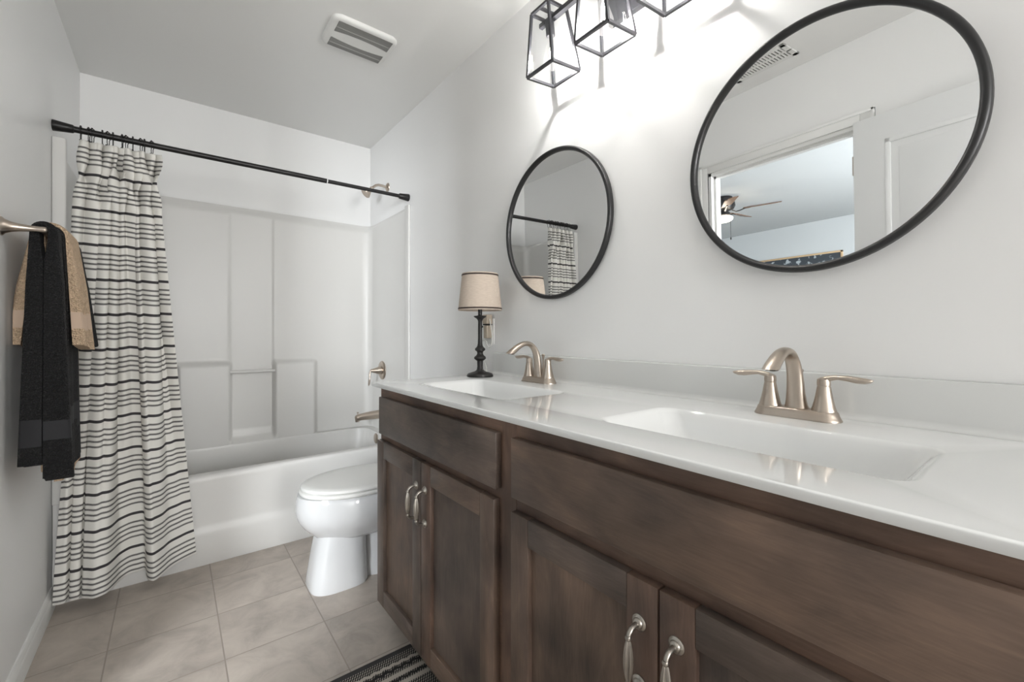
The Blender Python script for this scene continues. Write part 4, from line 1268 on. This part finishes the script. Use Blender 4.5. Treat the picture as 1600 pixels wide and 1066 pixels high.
# ------------------------------------------------------------------ ceiling: exhaust fan grille, supply register, added fill lamp behind the camera
GX0, GX1, GY0, GY1 = 0.535, 0.822, 1.893, 2.122
gcx, gcy, ghx, ghy = (GX0 + GX1) / 2, (GY0 + GY1) / 2, (GX1 - GX0) / 2, (GY1 - GY0) / 2
ex = thing('exhaust_fan', 'white rounded bathroom exhaust fan grille on the ceiling', 'exhaust fan', (gcx, gcy, H))
def bulge(i, r=0.035):
    """grille outline: slightly bowed long sides"""
    pts = rrect(0, 0, ghx - i, ghy - i, r, 8)
    return [(gcx + x * (1 + 0.02 * (1 - (y / ghy) ** 2)), gcy + y * (1 + 0.07 * (1 - (x / ghx) ** 2) - 0.03)) for x, y in pts]
m = MB()
o0 = bulge(0.0)
m.loft([[(x, y, H - 0.0003) for x, y in o0], [(x, y, H - 0.008) for x, y in o0], [(x, y, H - 0.014) for x, y in bulge(0.004)], [(x, y, H - 0.0170) for x, y in bulge(0.010, 0.03)], [(x, y, H - 0.0178) for x, y in bulge(0.016, 0.026)], [(x, y, H - 0.0180) for x, y in bulge(0.05, 0.02)]])
m.build('grille_plate', M_WHITEP, ex, smooth=60)
rows = [(-0.80, -0.45, 0.0), (-0.41, -0.06, 1.0), (0.32, 0.58, -1.0), (0.62, 0.84, 0.0)]
for (v0, v1, bow) in rows:
    cav = MB()
    n = 46
    xs0, xs1 = gcx - ghx * 0.82, gcx + ghx * 0.86
    for k in range(n):
        x = lerp(xs0, xs1, (k + 0.5) / n)
        uu = (x - gcx) / ghx
        lo, hi = v0, v1
        if bow > 0: hi = v1 - 0.02 - 0.14 * (1 - uu * uu)
        if bow < 0: lo = v0 - 0.10 + 0.14 * (1 - uu * uu)
        ya, yb_ = gcy + ghy * lo, gcy + ghy * hi
        hw = 0.0015
        cav.box(x - hw, x + hw, ya, yb_, H - 0.0186, H - 0.0170)
    cav.build('louvre_slots', M_SLOT, ex, smooth=0)['label'] = 'row of narrow dark slots'

RX0, RX1, RY0, RY1 = -0.245, -0.090, 0.965, 1.28
vt = thing('ceiling_register', 'white ceiling air register visible only in the upper left of the large mirror', 'air vent', ((RX0 + RX1) / 2, (RY0 + RY1) / 2, H))
m = MB()
for (x0, x1, y0, y1) in ((RX0, RX0 + 0.026, RY0, RY1), (RX1 - 0.026, RX1, RY0, RY1), (RX0, RX1, RY0, RY0 + 0.026), (RX0, RX1, RY1 - 0.026, RY1), ((RX0 + RX1) / 2 - 0.006, (RX0 + RX1) / 2 + 0.006, RY0, RY1)):
    m.box(x0, x1, y0, y1, H - 0.007, H - 0.0003, 0.002, 1)
m.build('frame', M_WHITEP, vt, smooth=30)
MB().box(RX0 + 0.024, RX1 - 0.024, RY0 + 0.028, RY1 - 0.028, H - 0.0016, H - 0.0004).build('duct_opening', M_DARK, vt, smooth=0)
m = MB()
k = 0
y = RY0 + 0.034
while y < RY1 - 0.03:
    for x0, x1 in ((RX0 + 0.026, (RX0 + RX1) / 2 - 0.006), ((RX0 + RX1) / 2 + 0.006, RX1 - 0.026)):
        m.box(x0, x1, y - 0.0045, y + 0.0045, H - 0.006, H - 0.002)
    y += 0.0155
m.build('louvre_blades', M_WHITEP, vt, smooth=0)

cl = thing('added_ceiling_light', 'added white flush ceiling light unseen behind the camera', 'ceiling light', (0.38, -0.90, H))  # unseen lamp added to give the room some fill light
MB().lathe([(0, 0), (0.165, 0), (0.168, -0.012), (0.160, -0.022), (0, -0.022)], (0.38, -0.90, H - 0.0003), seg=48).build('pan', M_WHITEP, cl)
MB().lathe([(0, -0.0225), (0.155, -0.0225), (0.150, -0.045), (0.12, -0.068), (0.07, -0.082), (0, -0.087)], (0.38, -0.90, H), seg=48).build('glass_dome', M_DOME, cl)
al = bpy.data.lights.new('ceiling fill', 'AREA'); al.shape = 'DISK'; al.size = 0.5; al.energy = P_FILL_REAR; al.color = (1.0, 0.975, 0.94)
ao = bpy.data.objects.new('ceiling_fill_light', al); ao.location = (0.38, -0.90, H - 0.10); C.objects.link(ao)

# ------------------------------------------------------------------ rug
m = MB()
m.box(0.02, 0.652, 0.60, 1.407, 0.0005, 0.0085, 0.003, 2)
rug = m.build('bath_rug', M_RUG, origin=(0.33, 1.0, 0), smooth=30)
tag(rug, 'black and cream woven striped rug on the tile floor before the vanity', 'rug')
